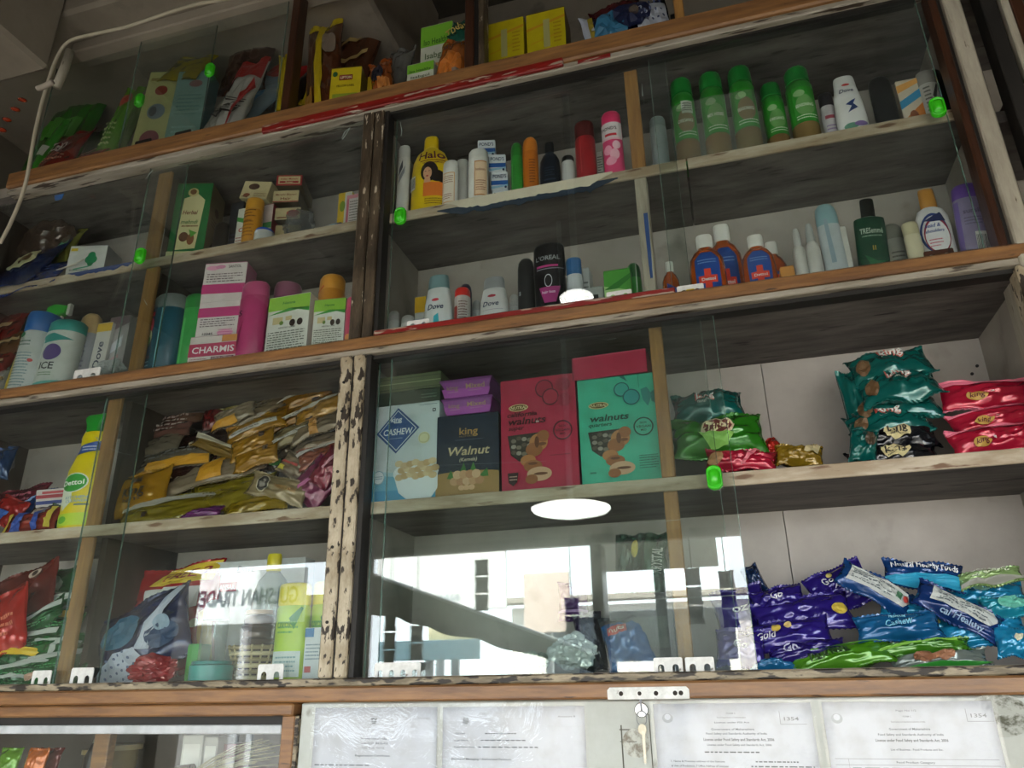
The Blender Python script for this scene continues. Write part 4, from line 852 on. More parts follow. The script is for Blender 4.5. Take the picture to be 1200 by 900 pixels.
# blue and white ball-ended roll-on, lying
bottle('roll_on_bottle', 'short white jar with a bright blue domed lid at the shelf front', (300, 320), 275, 263, .055, SB, 0xc2c6c4, 0x1b4fb0, 'jar', dr=1, dec=[('e', .35, .6, .1, .1, 0xd8e4f0)], H=.032)
TS = [('l', .1, .2, .9, .8, 4, 0x8a7a58)]
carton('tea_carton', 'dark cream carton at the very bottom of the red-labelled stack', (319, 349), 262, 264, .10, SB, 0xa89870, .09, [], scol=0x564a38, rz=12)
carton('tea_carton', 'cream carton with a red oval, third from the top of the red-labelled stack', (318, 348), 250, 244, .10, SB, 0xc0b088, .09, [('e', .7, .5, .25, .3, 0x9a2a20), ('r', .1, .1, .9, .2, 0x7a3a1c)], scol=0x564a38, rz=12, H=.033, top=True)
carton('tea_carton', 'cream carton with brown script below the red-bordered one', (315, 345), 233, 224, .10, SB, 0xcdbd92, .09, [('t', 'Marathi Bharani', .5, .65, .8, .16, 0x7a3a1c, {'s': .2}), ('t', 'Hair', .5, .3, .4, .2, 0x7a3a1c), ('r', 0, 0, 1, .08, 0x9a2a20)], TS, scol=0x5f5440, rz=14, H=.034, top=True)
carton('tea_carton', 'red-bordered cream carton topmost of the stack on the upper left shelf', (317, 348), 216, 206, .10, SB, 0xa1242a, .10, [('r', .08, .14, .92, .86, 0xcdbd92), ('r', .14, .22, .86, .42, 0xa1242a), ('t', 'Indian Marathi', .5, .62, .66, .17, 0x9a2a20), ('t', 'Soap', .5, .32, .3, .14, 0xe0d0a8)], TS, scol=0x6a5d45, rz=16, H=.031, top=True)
# crumpled clear bag
def crumple(name, label, cx, cy, wp, hp, Y, col, kind='clear', D=.05, sd=3, cat='bag', rough=.12, stretch=1):
    c = PY(cx, cy, Y); s_ = (PY(cx+10, cy, Y)-PY(cx-10, cy, Y)).length/20
    me = bpy.data.meshes.new(name); bm = bmesh.new(); bmesh.ops.create_icosphere(bm, subdivisions=4, radius=1)
    for v in bm.verts:
        p = v.co.copy(); n1 = noise.noise(p*1.6+Vector((sd, 0, 0))); n2 = abs(noise.noise(p*4+Vector((0, sd, 0)))); n3 = abs(noise.noise(p*9+Vector((0, 0, sd))))
        f = 1+.35*n1-.35*n2-.16*n3
        v.co = Vector((p.x*wp*s_/2*f, p.y*D/2*f, max(-.5, p.z*.5)*hp*s_*f))
    bm.to_mesh(me); bm.free(); me.materials.append(mat(col, kind, rough)); me.polygons.foreach_set('use_smooth', [False]*len(me.polygons))
    o = bpy.data.objects.new(name, me); C.objects.link(o); o.location = c; return tag(o, label, cat)
crumple('plastic_bag', 'crumpled clear plastic bag on the upper left shelf', 350, 263, 40, 32, .07, 0xb4b8b8, sd=3)
bottle('ointment_tube', 'small blue and pale tube lying on the shelf left of the white-pink carton', (377, 390), 256, 245, .075, SB+.013, 0x2f5f8c, 0x16263e, 'round', ry=82, H=.045, cat='tube', dec=[('r', .1, .25, .9, .6, 0x9ab4c4)])
carton('medicine_carton', 'yellow and white carton behind the pink-edged one by the post', (396, 412), 240, 226, .09, SB, 0xc9a82a, .03, [('r', .5, 0, 1, 1, 0xc4c8bc), ('e', .35, .7, .2, .12, 0x6f8a2c)])
carton('medicine_carton', 'white carton with pink edges and tiny print beside the central post', (406, 426), 243, 228, .07, SB, 0xc9c4c2, .035, [('r', 0, 0, .14, 1, 0xc26a7a), ('r', .86, 0, 1, 1, 0xc26a7a), ('r', 0, .9, 1, 1, 0xd28a96), ('l', .2, .1, .8, .85, 10, 0x6a6462)])

# ------------------------------------------------------------------ upper left cabinet, right bay, lower shelf
def leaf(t, r, h): lathe('water_line', [(r*.99, h*.1), (r*1.004, h*.105), (r*1.004, h*.12), (r*.99, h*.125)], mat(0x7ac0c8, 'plastic'), t, .7)
bottle('mouthwash_bottle', 'dark teal bottle with a grey cap and melon label, first in the bay', (177, 213), 395, 349, .075, B0, 0x0f5063, 0x77807f, 'talc', dr=.7, kind='plastic', dec=[('p', [(.05, .12), (.1, .8), (.36, .84), (.38, .2)], 0x243c50), ('e', .22, .62, .13, .09, 0xc83850), ('e', .22, .48, .13, .09, 0xd2d2a0), ('e', .2, .44, .12, .06, 0x3f8c3a), ('r', .1, .72, .34, .77, 0xc23044), ('r', .55, .05, .585, .8, 0x7fb8c4), ('r', .1, .24, .4, .27, 0x5a3a48), ('l', .1, .14, .4, .22, 2, 0x8aa8b4)])
bottle('talc_bottle', 'bright green slim bottle left of the pink stacked cartons', (212, 236), 390, 347, .085, B0, 0x37a04a, 0x2e8a3e, 'talc', dr=.6, ry=0, dec=[('r', .3, .1, .4, .7, 0x58c066)])  # lighter green strip is painted sheen, no print
PK = 0xc43a7c
t, h = carton('cream_carton', 'lowest pink and white carton of the stack, big white lettering', (222, 275), 410, 394, .05, B0, 0xd8d0cc, .05, [('r', 0, .45, 1, .80, 0xb83a5e), ('t', 'CHARMIS', .5, .625, .86, .17, 0xf0ecec), ('r', .66, .82, 1, 1, 0xc98a4a), ('r', .48, .34, .94, .42, 0x6a2440), ('t', 'COLD CREAM', .7, .38, .4, .05, 0xe8d8dc), ('l', .05, .3, .4, .4, 2, 0x9a5a6a)], [('r', 0, .22, 1, .68, 0xa83056), ('r', 0, .7, 1, 1, 0xc98a4a)], scol=0xc0a8a8, rz=7, group='pink and white cream cartons')
z_ = B0+h+.001
t, h = carton('cream_carton', 'middle pink and white carton of the stack, tiny print below its band', (232, 276), 370, 354, .062, z_, 0xdcd4d2, .055, [('r', 0, .58, 1, .84, PK), ('l', .08, .3, .92, .55, 4, 0x6a5a62), ('e', .72, .14, .2, .07, 0xe8a0c0), ('t', '12345', .3, .12, .25, .06, 0x3a3438), ('l', .55, .05, .9, .25, 3, 0xd070a0)], [('r', 0, .58, 1, .84, PK), ('l', .1, .1, .9, .5, 4, 0xb07a94)], rz=9, group='pink and white cream cartons')
z_ += h+.001
t, h = carton('cream_carton', 'topmost pink and white carton of the stack, band near its lower edge', (238, 283), 330, 309, .066, z_, 0xdcd4d2, .055, [('r', 0, .22, 1, .46, PK), ('l', .08, .5, .92, .75, 4, 0x6a5a62), ('e', .2, .88, .16, .06, 0xe8a0c0), ('e', .38, .9, .12, .05, 0xd88ab0), ('t', 'SANTOL', .72, .9, .3, .07, 0x3a3438)], [('r', 0, .22, 1, .46, PK), ('l', .1, .5, .9, .9, 4, 0xb07a94)], scol=0xc06a94, rz=11, group='pink and white cream cartons')
bottle('shampoo_bottle', 'tall magenta-pink bottle between pink cartons and the green-topped carton', (280, 311), 380, 333, .075, B0, 0xb83a72, 0xc24a80, 'talc', dr=.65, ry=0, dec=[('q', [(.1, .3), (.4, .55), (.3, .3), (.15, .15)], 0x8c1c50), ('t', 'S', .25, .62, .14, .06, 0x2a1020)])
GW = lambda: [('r', 0, .80, 1, 1, 0x8cc43c), ('q', [(0, .74), (.5, .82), (1, .74), (1, .80), (0, .82)], 0x3c9c3c), ('t', 'Henna', .5, .90, .3, .04, 0x2c7a2c, {'s': .2}), ('r', .14, .60, .38, .70, 0xcdbd8c), ('e', .62, .60, .07, .05, 0x3a2a20), ('e', .80, .60, .07, .05, 0x2a1c16), ('r', .45, .64, .6, .7, 0xcdbd8c), ('e', .36, .61, .05, .03, 0x6a8a3a), ('l', .06, .06, .94, .5, 13, 0x5c6258), ('t', 'GENTLE CARE', .5, .54, .4, .02, 0x303830)]
carton('henna_carton', 'white carton with lime green top and tiny print, the wider of the pair', (313, 361), 380, 347, .07, B0, 0xdfe2da, .05, GW(), group='green-topped white cartons')
bottle('cream_jar', 'round jar with mauve lid peeking over the wide green-topped carton', (322, 352), 350, 335, .14, B0, 0x7a3a5c, 0x8f4a6c, 'jar', dr=1)
carton('medicine_carton', 'small black and white printed carton behind the wide green-topped one', (312, 322), 345, 335, .13, B0, 0xb9b9b4, .03, [('l', .1, .2, .9, .95, 6, 0x202020)], H=.125)
bottle('talc_bottle', 'orange can with red script rising behind the narrower green-topped carton', (375, 403), 345, 325, .12, B0, 0xd08a2a, 0xd89636, 'talc', dr=.9, dec=[('q', [(.1, .78), (.4, .84), (.4, .86), (.1, .8)], 0xc03a20)])
bottle('shampoo_bottle', 'brownish bottle between the two green-topped cartons', (360, 374), 375, 352, .11, B0, 0x9a6a3a, 0x8a5a30, 'round')
carton('henna_carton', 'white carton with lime green top, the narrower one nearer the post', (366, 402), 378, 351, .065, B0, 0xdfe2da, .05, GW()+[('p', [(.1, .06), (.95, .1), (.95, .22), (.5, .24), (.1, .16)], 0x4a4e46)], scol=0x8c5a70, rz=6, group='green-topped white cartons')
bottle('talc_bottle', 'pink floral slim bottle squeezed against the central post', (405, 417), 375, 349, .07, B0, 0xd04a70, 0xd8587c, 'talc', dec=[('e', .5, .3, .3, .06, 0xe89a5a), ('e', .5, .15, .3, .06, 0xe8b07a)])

# ------------------------------------------------------------------ upper left cabinet, left bay
carton('medicine_carton', 'white carton with a green clover flower, on the upper left shelf', (80, 117), 303, 289, .07, SB, 0xd4d6d2, .07, [('e', .62, .72, .10, .10, 0x1f8a5a), ('e', .54, .6, .08, .1, 0x1f8a5a), ('e', .70, .6, .08, .1, 0x1f8a5a), ('e', .62, .5, .08, .1, 0x1f8a5a), ('r', .04, .85, .22, .93, 0xd0b830), ('l', .1, .15, .6, .35, 2, 0x7a8a80), ('q', [(.2, .3), (.6, .38), (.6, .42), (.2, .34)], 0x4aa080)], scol=0x97999a, rz=14)
pouch('snack_packet', 'dark blue packet with a cream oval, far left on the upper left shelf', 34, 312, 56, 26, 8, .075, 0x1c2f5c, 30, [('e', .45, .55, .3, .25, 0xc9c49a), ('e', .5, .55, .14, .12, 0x6a4a20)], T=.03)
pouch('snack_packet', 'deep blue crinkled packet lying along the shelf front at far left', 42, 325, 66, 16, 6, .062, 0x1c3a80, 30, [('l', .1, .3, .8, .7, 3, 0xa0b4d8)], T=.02)
crumple('plastic_bag', 'brownish crinkled cellophane bag deep on the upper left shelf', 55, 285, 60, 52, .14, 0x6a5548, 'tint', D=.07, sd=8)
pouch('snack_packet', 'yellow-green small packet left of the clover carton', 77, 292, 22, 28, 5, .13, 0x8a8a3a, 20, [('e', .5, .5, .3, .3, 0x4f8a6a)], T=.02)
sp = tube('plastic_spoon', [PY(66, 317, .055), PY(74, 314, .055), PY(84, 311, .055), PY(98, 304, .055)], .0022, mat(0xd0ccbc, 'plastic'))
tag(sp, 'cream plastic spoon handle lying before the clover carton', 'spoon')
bottle('spray_can', 'white tilted can with a blue cap and vertical print, left of the teal-capped bottle', (27, 56), 410, 372, .07, B0+.003, 0xc4cac8, 0x2563a8, 'can', dr=1, ry=3, dec=[('e', .35, .70, .12, .03, 0x2a7a4a), ('l', .2, .56, .7, .64, 2, 0x3a6a5a), ('l', .3, .10, .8, .5, 12, 0x6a8a90), ('r', .15, .08, .2, .6, 0xe8eeee), ('e', .8, .4, .06, .02, 0xc04040)])
bottle('talc_bottle', 'white tilted bottle with a teal cap and purple patch, upper left cabinet', (52, 90), 410, 380, .065, B0+.003, 0xcdd3cc, 0x2f8f88, 'talc', dr=.7, ry=4, dec=[('p', [(.05, .74), (.5, .78), (.95, .70), (.5, .66), (.05, .64)], 0x2f8f88), ('e', .55, .52, .24, .11, 0x5a4a84), ('t', 'ICE', .52, .34, .38, .09, 0x2a3034), ('q', [(.0, .02), (1, .02), (1, .16), (0, .1)], 0x62b0a4), ('r', .22, .2, .26, .7, 0xe6ece8), ('l', .35, .2, .7, .26, 2, 0x5a8a5a)])
# sprayer head sticking up behind
t = thing('spray_bottle', 'bottle with a bright green trigger spray head behind the teal-capped bottle', 'spray bottle', (PY(60, 400, .13).x, .13, B0), (0, 0, 0))
zt = PY(60, 363, .13).z-B0
lathe('body', [(.018, 0), (.022, .004), (.022, zt*.6), (.012, zt*.8), (.010, zt*.86)], mat(0xb8bdb6, 'plastic'), t, .8)
prism('trigger_head', [(-.036, zt*.94), (-.02, zt*.84), (.006, zt*.84), (.010, zt*.90), (.034, zt*.93), (.036, zt*1.0), (-.006, zt*1.04), (-.028, zt*1.02)][::-1], -.009, .009, mat(0x2aa52e, 'plastic'), t, .003)
prism('nozzle', [(.034, zt*.91), (.044, zt*.91), (.044, zt*1.02), (.034, zt*1.02)][::-1], -.006, .006, mat(0xcfcfc4, 'plastic'), t, .001)
prism('trigger', [(.014, zt*.92), (.020, zt*.91), (.034, zt*.72), (.030, zt*.70), (.02, zt*.8)][::-1], -.004, .004, mat(0xd6d2c6, 'plastic'), t, .001)
bottle('talc_bottle', 'grey bottle with a beige domed cap, right of the teal-capped bottle', (90, 112), 410, 370, .10, B0, 0x9a9da4, 0xc4a878, 'round', dr=.8, ry=0, dec=[('l', .2, .15, .8, .6, 8, 0x6a6c80)])
carton('soap_carton', 'tall white carton with a yellow top, lettering running upward', (108, 125), 405, 380, .08, B0, 0xc6c6c0, .04, [('r', 0, .88, 1, 1, 0xc8a83a), ('t', 'Dove', .45, .55, 1.6, .1, 0x3a4054, {'a': 90, 's': .2})], ry=2)
carton('medicine_carton', 'grey-white carton with pink patches beside the divider', (125, 148), 400, 372, .09, B0, 0xa9a5a6, .04, [('q', [(.1, .4), (.7, .5), (.9, .3), (.3, .25)], 0xc08a94), ('q', [(0, .8), (1, .9), (1, 1), (0, 1)], 0x6a5a60), ('q', [(.1, .6), (.8, .75), (.8, .6), (.2, .5)], 0xc9ccd6), ('l', .1, .05, .9, .22, 4, 0x6a6a70)], ry=0)
crumple('tissue_wad', 'small whitish wrapped lump at the carton feet near the divider', 127, 432, 36, 20, .06, 0x9fa5a4, 'plastic', D=.03, sd=5, cat='wrapper', rough=.4)
bottle('cleaner_bottle', 'slim yellow tilted bottle left of the blue-capped can', (13, 30), 425, 395, .075, B0+.003, 0xc8b020, 0xd2c03a, 'taper', ry=5, dr=.6)
for i, (cx, cy, w_, h_, c_, lb, Y_, an) in enumerate(((6, 385, 44, 26, 0x7c1c18, 'dark red packet at the far left edge above the others', .13, 10), (14, 402, 50, 20, 0x6a4420, 'brown-gold packet at far left, below the dark red one', .115, 5), (2, 425, 24, 20, 0x7a1512, 'red packet low at the far left edge', .10, 0), (4, 446, 20, 22, 0x8c8c84, 'grey packet at the far left bottom corner of the bay', .085, 0))):
    pouch('snack_packet', lb, cx, cy, w_, h_, an, Y_, c_, 20, [('q', [(.2, .3), (.8, .4), (.8, .5), (.2, .45)], 0xa08a60)], T=.025)

# ------------------------------------------------------------------ row C, left
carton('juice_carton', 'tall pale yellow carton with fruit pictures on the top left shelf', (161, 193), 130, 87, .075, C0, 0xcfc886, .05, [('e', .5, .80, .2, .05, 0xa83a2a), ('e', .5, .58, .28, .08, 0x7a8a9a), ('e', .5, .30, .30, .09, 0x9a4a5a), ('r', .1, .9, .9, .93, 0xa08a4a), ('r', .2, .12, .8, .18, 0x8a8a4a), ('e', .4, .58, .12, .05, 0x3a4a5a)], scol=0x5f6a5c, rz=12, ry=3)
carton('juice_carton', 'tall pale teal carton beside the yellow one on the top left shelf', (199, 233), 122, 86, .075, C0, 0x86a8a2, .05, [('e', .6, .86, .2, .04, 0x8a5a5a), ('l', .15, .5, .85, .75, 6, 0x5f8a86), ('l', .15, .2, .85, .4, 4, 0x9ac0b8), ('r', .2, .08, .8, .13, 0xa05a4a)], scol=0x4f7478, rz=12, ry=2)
pouch('snack_packet', 'yellow crumpled packet lying on the pale teal carton', 220, 80, 44, 14, -12, .09, 0xb39a1c, 20, T=.02)
pouch('snack_packet', 'brown shiny bulging packet above the lettered pack, top left shelf', 290, 80, 52, 36, 0, .16, 0x4a2418, 10, T=.05)
pouch('namkeen_packet', 'red-topped white packet lettered in black, top left shelf', 280, 118, 34, 62, 0, .075, 0xc9c4be, 15, [('r', 0, .72, 1, 1, 0xa31c1c), ('t', 'ZINI', .55, .35, .75, .16, 0x201816, {'a': 76}), ('q', [(.5, .1), (.6, .1), (1, .6), (.9, .7)], 0xa31c1c)], T=.04, seal=0xa31c1c)
pouch('namkeen_packet', 'red and pale blue packet leaning behind the lettered one', 308, 112, 40, 48, -30, .17, 0x9ab0bc, 15, [('q', [(0, .6), (1, .8), (1, 1), (0, 1)], 0xa31c1c), ('q', [(.3, .1), (.8, .2), (.7, .5), (.3, .4)], 0x3a7aa8), ('q', [(0, .1), (.3, .1), (.5, .6), (.1, .6)], 0xb02020)], T=.04)
pouch('namkeen_packet', 'small dark lettered white packet against the left of the red-topped one', 258, 135, 18, 34, -8, .06, 0x9f9b94, 15, [('t', 'ZIN', .5, .45, .7, .14, 0x201816, {'a': 76})], T=.02)
pouch('snack_packet', 'green and red slim packet stood near the first pull knob, top left shelf', 138, 148, 20, 56, -6, .08, 0x5f9a2c, 8, [('e', .5, .8, .3, .1, 0xa84030), ('l', .2, .2, .8, .5, 5, 0xb0c080)], T=.03)
pouch('snack_packet', 'dull green packet between the knob packet and the yellow carton', 152, 150, 14, 44, -6, .09, 0x4a6a34, 8, T=.02)
pouch('chips_packet', 'big bright green packet at the left end of the top shelf', 78, 158, 60, 66, -5, .20, 0x2f7a20, 10, [('r', .2, .4, .8, .6, 0x4f9a30)], T=.05)
pouch('chips_packet', 'second green packet leaning right of the big green one', 116, 158, 38, 48, -20, .33, 0x2c6a1c, 10, T=.04)
pouch('snack_packet', 'dark red packet with white script, front of the top left shelf', 74, 180, 38, 28, 4, .075, 0x8a1c18, 20, [('t', 'Tasty', .5, .55, .6, .2, 0xc8c0b8, {'s': .3}), ('l', .2, .2, .8, .35, 2, 0xb07a60)], T=.03)
pouch('snack_packet', 'slim green packet standing before the big green packet', 54, 178, 12, 44, -14, .10, 0x3f9a30, 8, [('r', .1, .4, .9, .55, 0xb8b8a8)], T=.02)
pouch('snack_packet', 'flat red packet lying right of the white-script one', 112, 180, 40, 9, 8, .07, 0x9a1f18, 40, [('l', .1, .3, .9, .7, 2, 0xc08a70)], T=.012)
# row C, middle bay
def tip(n): return [('q', [(.05, .0), (.15, 0), (.3, 1), (.18, 1)], 0xc9b01c), ('q', [(.3, .15), (.9, .35), (.9, .38), (.3, .18)], 0xb0965c), ('q', [(.3, .3), (.9, .5), (.9, .53), (.3, .33)], 0xb0965c), ('e', .55, .62, .25, .12, 0x3a1c10)]
pouch('tea_pouch', 'big brown pouch with yellow side bands, rising highest in the top middle bay', 415, 50, 68, 92, -10, .24, 0x54301c, 8, tip(1), T=.06, seal=0xc9b01c)
pouch('tea_pouch', 'brown and yellow pouch leaning left of the small yellow tea carton', 380, 84, 40, 88, 8, .10, 0x5a3018, 8, [('q', [(.35, 0), (.55, 0), (.6, 1), (.4, 1)], 0xc9b01c), ('e', .75, .7, .18, .12, 0x8a7a6a), ('q', [(.0, .0), (.3, .0), (.3, .3), (.0, .2)], 0x9a7030)], T=.05, seal=0xc9b01c)
pouch('tea_pouch', 'yellow pouch edge peeking right of the left upper post', 333, 95, 14, 46, 8, .09, 0xc9b01c, 8, T=.02)
carton('tea_carton', 'small yellow tea carton with a red name plate, top middle bay', (386, 420), 100, 80, .06, C0, 0xc9b41c, .05, [('r', .28, .76, .72, .86, 0x7a1c18), ('t', 'LIPTON', .5, .81, .36, .05, 0xe8d8b0), ('t', 'YELLOW LABEL', .5, .65, .6, .04, 0x5a4a10), ('q', [(.1, .38), (.9, .35), (.9, .5), (.1, .5)], 0x8a9a2c), ('q', [(.4, .36), (.9, .35), (.9, .42), (.5, .43)], 0xc06a2a), ('e', .14, .88, .08, .05, 0x2c5a2c)], scol=0x7a6a1c, rz=10)
carton('tea_carton', 'second slim yellow carton hard right of the small tea carton', (430, 438), 105, 90, .09, C0, 0xb09a1c, .04)
pouch('snack_packet', 'orange and dark packet between tea carton and green-topped cartons', 448, 96, 26, 40, 12, .07, 0xa0501c, 12, [('e', .4, .6, .3, .2, 0x1c1c28), ('q', [(.4, .2), (.9, .2), (.9, .4), (.4, .5)], 0xc07a3a)], T=.03)
pouch('snack_packet', 'grey cellophane packet leaning behind the orange and dark one', 464, 88, 30, 46, -6, .12, 0x6a6a66, 10, T=.04)
LG = [('r', 0, .78, 1, 1, 0x74b030), ('t', 'Iso Healthy', .5, .83, .8, .06, 0x2c5a1c), ('t', 'Isabgol', .5, .68, .7, .06, 0x5a6a4a), ('r', .2, .56, .8, .59, 0xb0804a)]
carton('health_carton', 'lower green and white carton right of the grey cellophane packet', (477, 508), 90, 74, .065, C0, 0xc6cab8, .05, LG, group='green and white health cartons')
carton('health_carton', 'taller green and white carton standing behind the lower one', (493, 530), 55, 29, .13, C0, 0xc0c4b2, .05, LG+[('q', [(.1, .02), (.5, .02), (.4, .15), (.1, .12)], 0xb0703a)], group='green and white health cartons')
pouch('soya_packet', 'orange packet with a dark arched name, beside the second upper post', 532, 78, 40, 50, -3, .07, 0xb0642c, 12, [('t', 'amonds', .55, .80, .8, .09, 0x4a2a18, {'a': 6}), ('e', .5, .4, .34, .24, 0xc8742c), ('q', [(.6, .1), (.95, .1), (.95, .3), (.6, .3)], 0x8a7a70)], T=.04)
pouch('seasoning_packet', 'teal-green packet with yellow letters at the top behind the orange one', 538, 40, 34, 22, 14, .14, 0x1c5a4a, 8, [('t', 'Today', .5, .5, .8, .25, 0xc8b060)], T=.03)
# row C, right bay
YL = lambda s: [('q', [(.1, .5), (.9, .6), (.9, .62), (.1, .52)], 0xb8961a), ('q', [(.0, .72), (1, .84), (1, .88), (0, .76)], 0xb88a1c), ('r', s, .42, s+.16, .86, 0xa09c60), ('l', .1, .12, .8, .3, 4, 0x8a7a10), ('l', .15, .36, .8, .4, 2, 0x8a7a10), ('l', .7, .45, .9, .8, 6, 0x9a7a10)]
carton('soap_powder_carton', 'left of the two big yellow cartons in the top right bay', (570, 614), 50, -50, .06, C0, 0xb8a80e, .07, YL(.4), group='big yellow cartons', H=.19)
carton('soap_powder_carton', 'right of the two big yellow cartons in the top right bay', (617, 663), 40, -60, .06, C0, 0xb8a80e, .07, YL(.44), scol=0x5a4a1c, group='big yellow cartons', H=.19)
pouch('diaper_pack', 'navy and white dotted soft pack lying right of the yellow cartons', 734, 33, 104, 44, 6, .075, 0x18244a, 10, [('r', .0, .0, .14, 1, 0xaeb4c0), ('r', .62, .0, .98, .72, 0xaeb4c0), ('r', .08, .05, .14, .85, 0x8a7a20), ('e', .32, .35, .2, .4, 0x2f6a8a), ('e', .60, .55, .22, .34, 0x121a3c), ('e', .62, .55, .06, .12, 0x4a4038)]+[('e', .68+.06*(i % 5), .1+.14*(i//5), .012, .03, 0x3a4464) for i in range(20)], T=.05, seal=0x18244a)
pouch('diaper_pack', 'red-edged soft pack hidden behind the navy one', 722, 18, 60, 20, 8, .15, 0x4a1418, 10, T=.04)
carton('dark_carton', 'dark carton standing beside the bay stick right of the navy pack', (785, 800), 15, -30, .09, C0, 0x1c1d20, .05, H=.12)
carton('biscuit_carton', 'green-brown flat carton with a dark slot, far right of the top bay', (828, 870), 5, -10, .07, C0, 0x3a3c18, .06, [('r', .2, .25, .8, .5, 0x16140e)], H=.085)
carton('biscuit_carton', 'red flat carton beside the green-brown one, far right of the top bay', (872, 930), -10, -30, .07, C0, 0x6a1418, .06, H=.085)
# ------------------------------------------------------------------ lower right bay, upper shelf: dry fruit cartons
t, hc = carton('cashew_carton', 'tall pale blue nut carton with a bowl of cashews and a blue diamond', (438, 514), 535, 474, .065, SA, 0xc9d6da, .06,
  [('q', [(0, 0), (1, 0), (1, .22), (0, .30)], 0x6fb0cc), ('q', [(0, .0), (1, 0), (1, .12), (0, .14)], 0x4f9cc4), ('q', [(.0, .3), (.4, .26), (.4, .30), (.0, .34)], 0xa8cbd8),
   ('p', [(.345, .50), (.70, .745), (.36, .97), (.03, .715)], 0x1c4a84), ('p', [(.35, .525), (.66, .742), (.36, .945), (.07, .718)], 0xdfe6ea), ('p', [(.35, .535), (.645, .742), (.36, .935), (.085, .72)], 0x1e5290),
   ('t', 'king', .34, .85, .17, .05, 0xdfe4e8), ('r', .30, .81, .40, .818, 0xdfe4e8), ('t', 'CASHEW', .37, .72, .45, .062, 0xe9edf0, {'s': .1}), ('l', .25, .645, .45, .66, 1, 0xa9bcd0), ('l', .7, .965, .97, .98, 1, 0x3a5060), ('r', .90, .89, .95, .925, 0x2a3a40), ('r', .912, .9, .938, .916, 0xcfd6da), ('e', .78, .63, .09, .06, 0xd8d8ac), ('o', .78, .63, .08, .05, 0xb0b090),
   ('e', .67, .29, .345, .11, 0xe4ecee), ('p', [(.33, .29), (.42, .1), (.55, .03), (.9, .03), (1, .12), (1, .29)], 0xdfe8ec)]
  +[('e', .42+.085*(i % 7)+(.04 if (i//7) % 2 else 0), .25+.055*(i//7)+.012*((i*7) % 3), .062, .033, [0xcdb389, 0xc2a577, 0xd8c29a][i % 3]) for i in range(21)]+[('e', .12, .26, .09, .07, 0xd9e6ea), ('o', .12, .26, .09, .07, 0x8fb0bc), ('l', .06, .24, .18, .28, 2, 0x5f8aa0)], group=None)
carton('walnut_carton', 'navy nut carton with gold lettering and a picture of walnuts', (511, 584), 535, 486, .065, SA, 0x1c2b3f, .06,
  [('r', 0, 0, 1, .29, 0xa3824e), ('e', .5, .29, .5, .03, 0xa3824e), ('t', 'king', .52, .80, .30, .085, 0xb08a4e), ('t', 'NUTTRITO', .51, .735, .28, .018, 0x9a7c4c), ('r', .3, .69, .75, .695, 0x6a7480), ('t', 'Walnut', .52, .56, .68, .10, 0xc8b68c, {'s': .25}), ('t', '(Kernels)', .52, .455, .28, .04, 0xd2c8ac, {'s': .2}),
   ('p', [(.24, .34), (.18, .24), (.32, .22)], 0x3c7a34), ('p', [(.82, .34), (.84, .24), (.68, .24)], 0x3c7a34), ('p', [(.45, .42), (.5, .30), (.38, .30)], 0x3c7a34), ('p', [(.6, .42), (.66, .3), (.54, .3)], 0x4a8a3a)]
  +[('e', .30+.1*(i % 5)+(.05 if i//5 else 0), .20+.075*(i//5), .07, .05, [0xc49a72, 0xb58660, 0xd2ae8a][i % 3]) for i in range(9)]+[('e', .42+.08*i, .12, .05, .03, 0xd8b088) for i in range(3)]+[('l', .3, .015, .75, .03, 1, 0x5a4420)], rz=2)
def trapbox(lb, cx0, cx1, ct0, ct1, yb, yt, Y, z0, H):
    xb0, xb1 = PY(cx0, yb, Y).x, PY(cx1, yb, Y).x; xt0, xt1 = PY(ct0, yt, Y).x, PY(ct1, yt, Y).x
    c = (xb0+xb1)/2
    t = thing('sweet_box', lb, 'sweet box', (c, Y+.05, z0), (0, 0, 0), 'purple tapered boxes')
    V = [(xb0-c, -.045, 0), (xb1-c, -.045, 0), (xt1-c, -.05, H), (xt0-c, -.05, H), (xb0-c, .045, 0), (xb1-c, .045, 0), (xt1-c, .05, H), (xt0-c, .05, H)]
    b = mk('box', V, [(0, 1, 2, 3), (5, 4, 7, 6), (1, 5, 6, 2), (4, 0, 3, 7), (3, 2, 6, 7), (4, 5, 1, 0)], mat(0x8c3c94, 'card', .3), parent=t); bev(b, .001)
    w_ = xt1-xt0
    decal(t, [('q', [(.08, .0), (.92, .0), (.97, .45), (.03, .55)], 0xa64aa8), ('t', 'king', .24, .60, .22, .26, 0x9a7c6a), ('t', 'Mixed', .68, .62, .36, .3, 0xa98a6a), ('l', .15, .28, .35, .38, 1, 0xb890a8), ('l', .55, .30, .8, .38, 1, 0xb890a8), ('q', [(.0, .93), (1, .93), (1, 1), (0, 1)], 0x6f2c78)], w_, H,
          lambda X, Z, h: (xt0-c+X, -.045-.005*Z/H-h, Z), False)
    mk('lid', boxv(xt0-c-.001, xt1-c+.001, -.051, .051, H, H+.003), [f[::-1] for f in BF], mat(0x7a3482, 'card', .3), parent=t)
zt_ = PY(547, 484, .066).z
trapbox('lower of two purple tapered boxes stacked on the navy nut carton', 523, 573, 518, 577, 480, 459, .068, zt_+.001, .030)
trapbox('upper of two purple tapered boxes stacked on the navy nut carton', 526, 570, 516, 576, 455, 432, .068, zt_+.037, .034)
z2 = SA+hc+.001
t, h = carton('gift_box', 'flat dark green carton lying on top of the pale blue nut carton', (444, 516), 460, 452, .07, z2, 0x2c3f30, .14, [('l', .7, .3, .95, .7, 2, 0x7a8a7a)], H=.030)
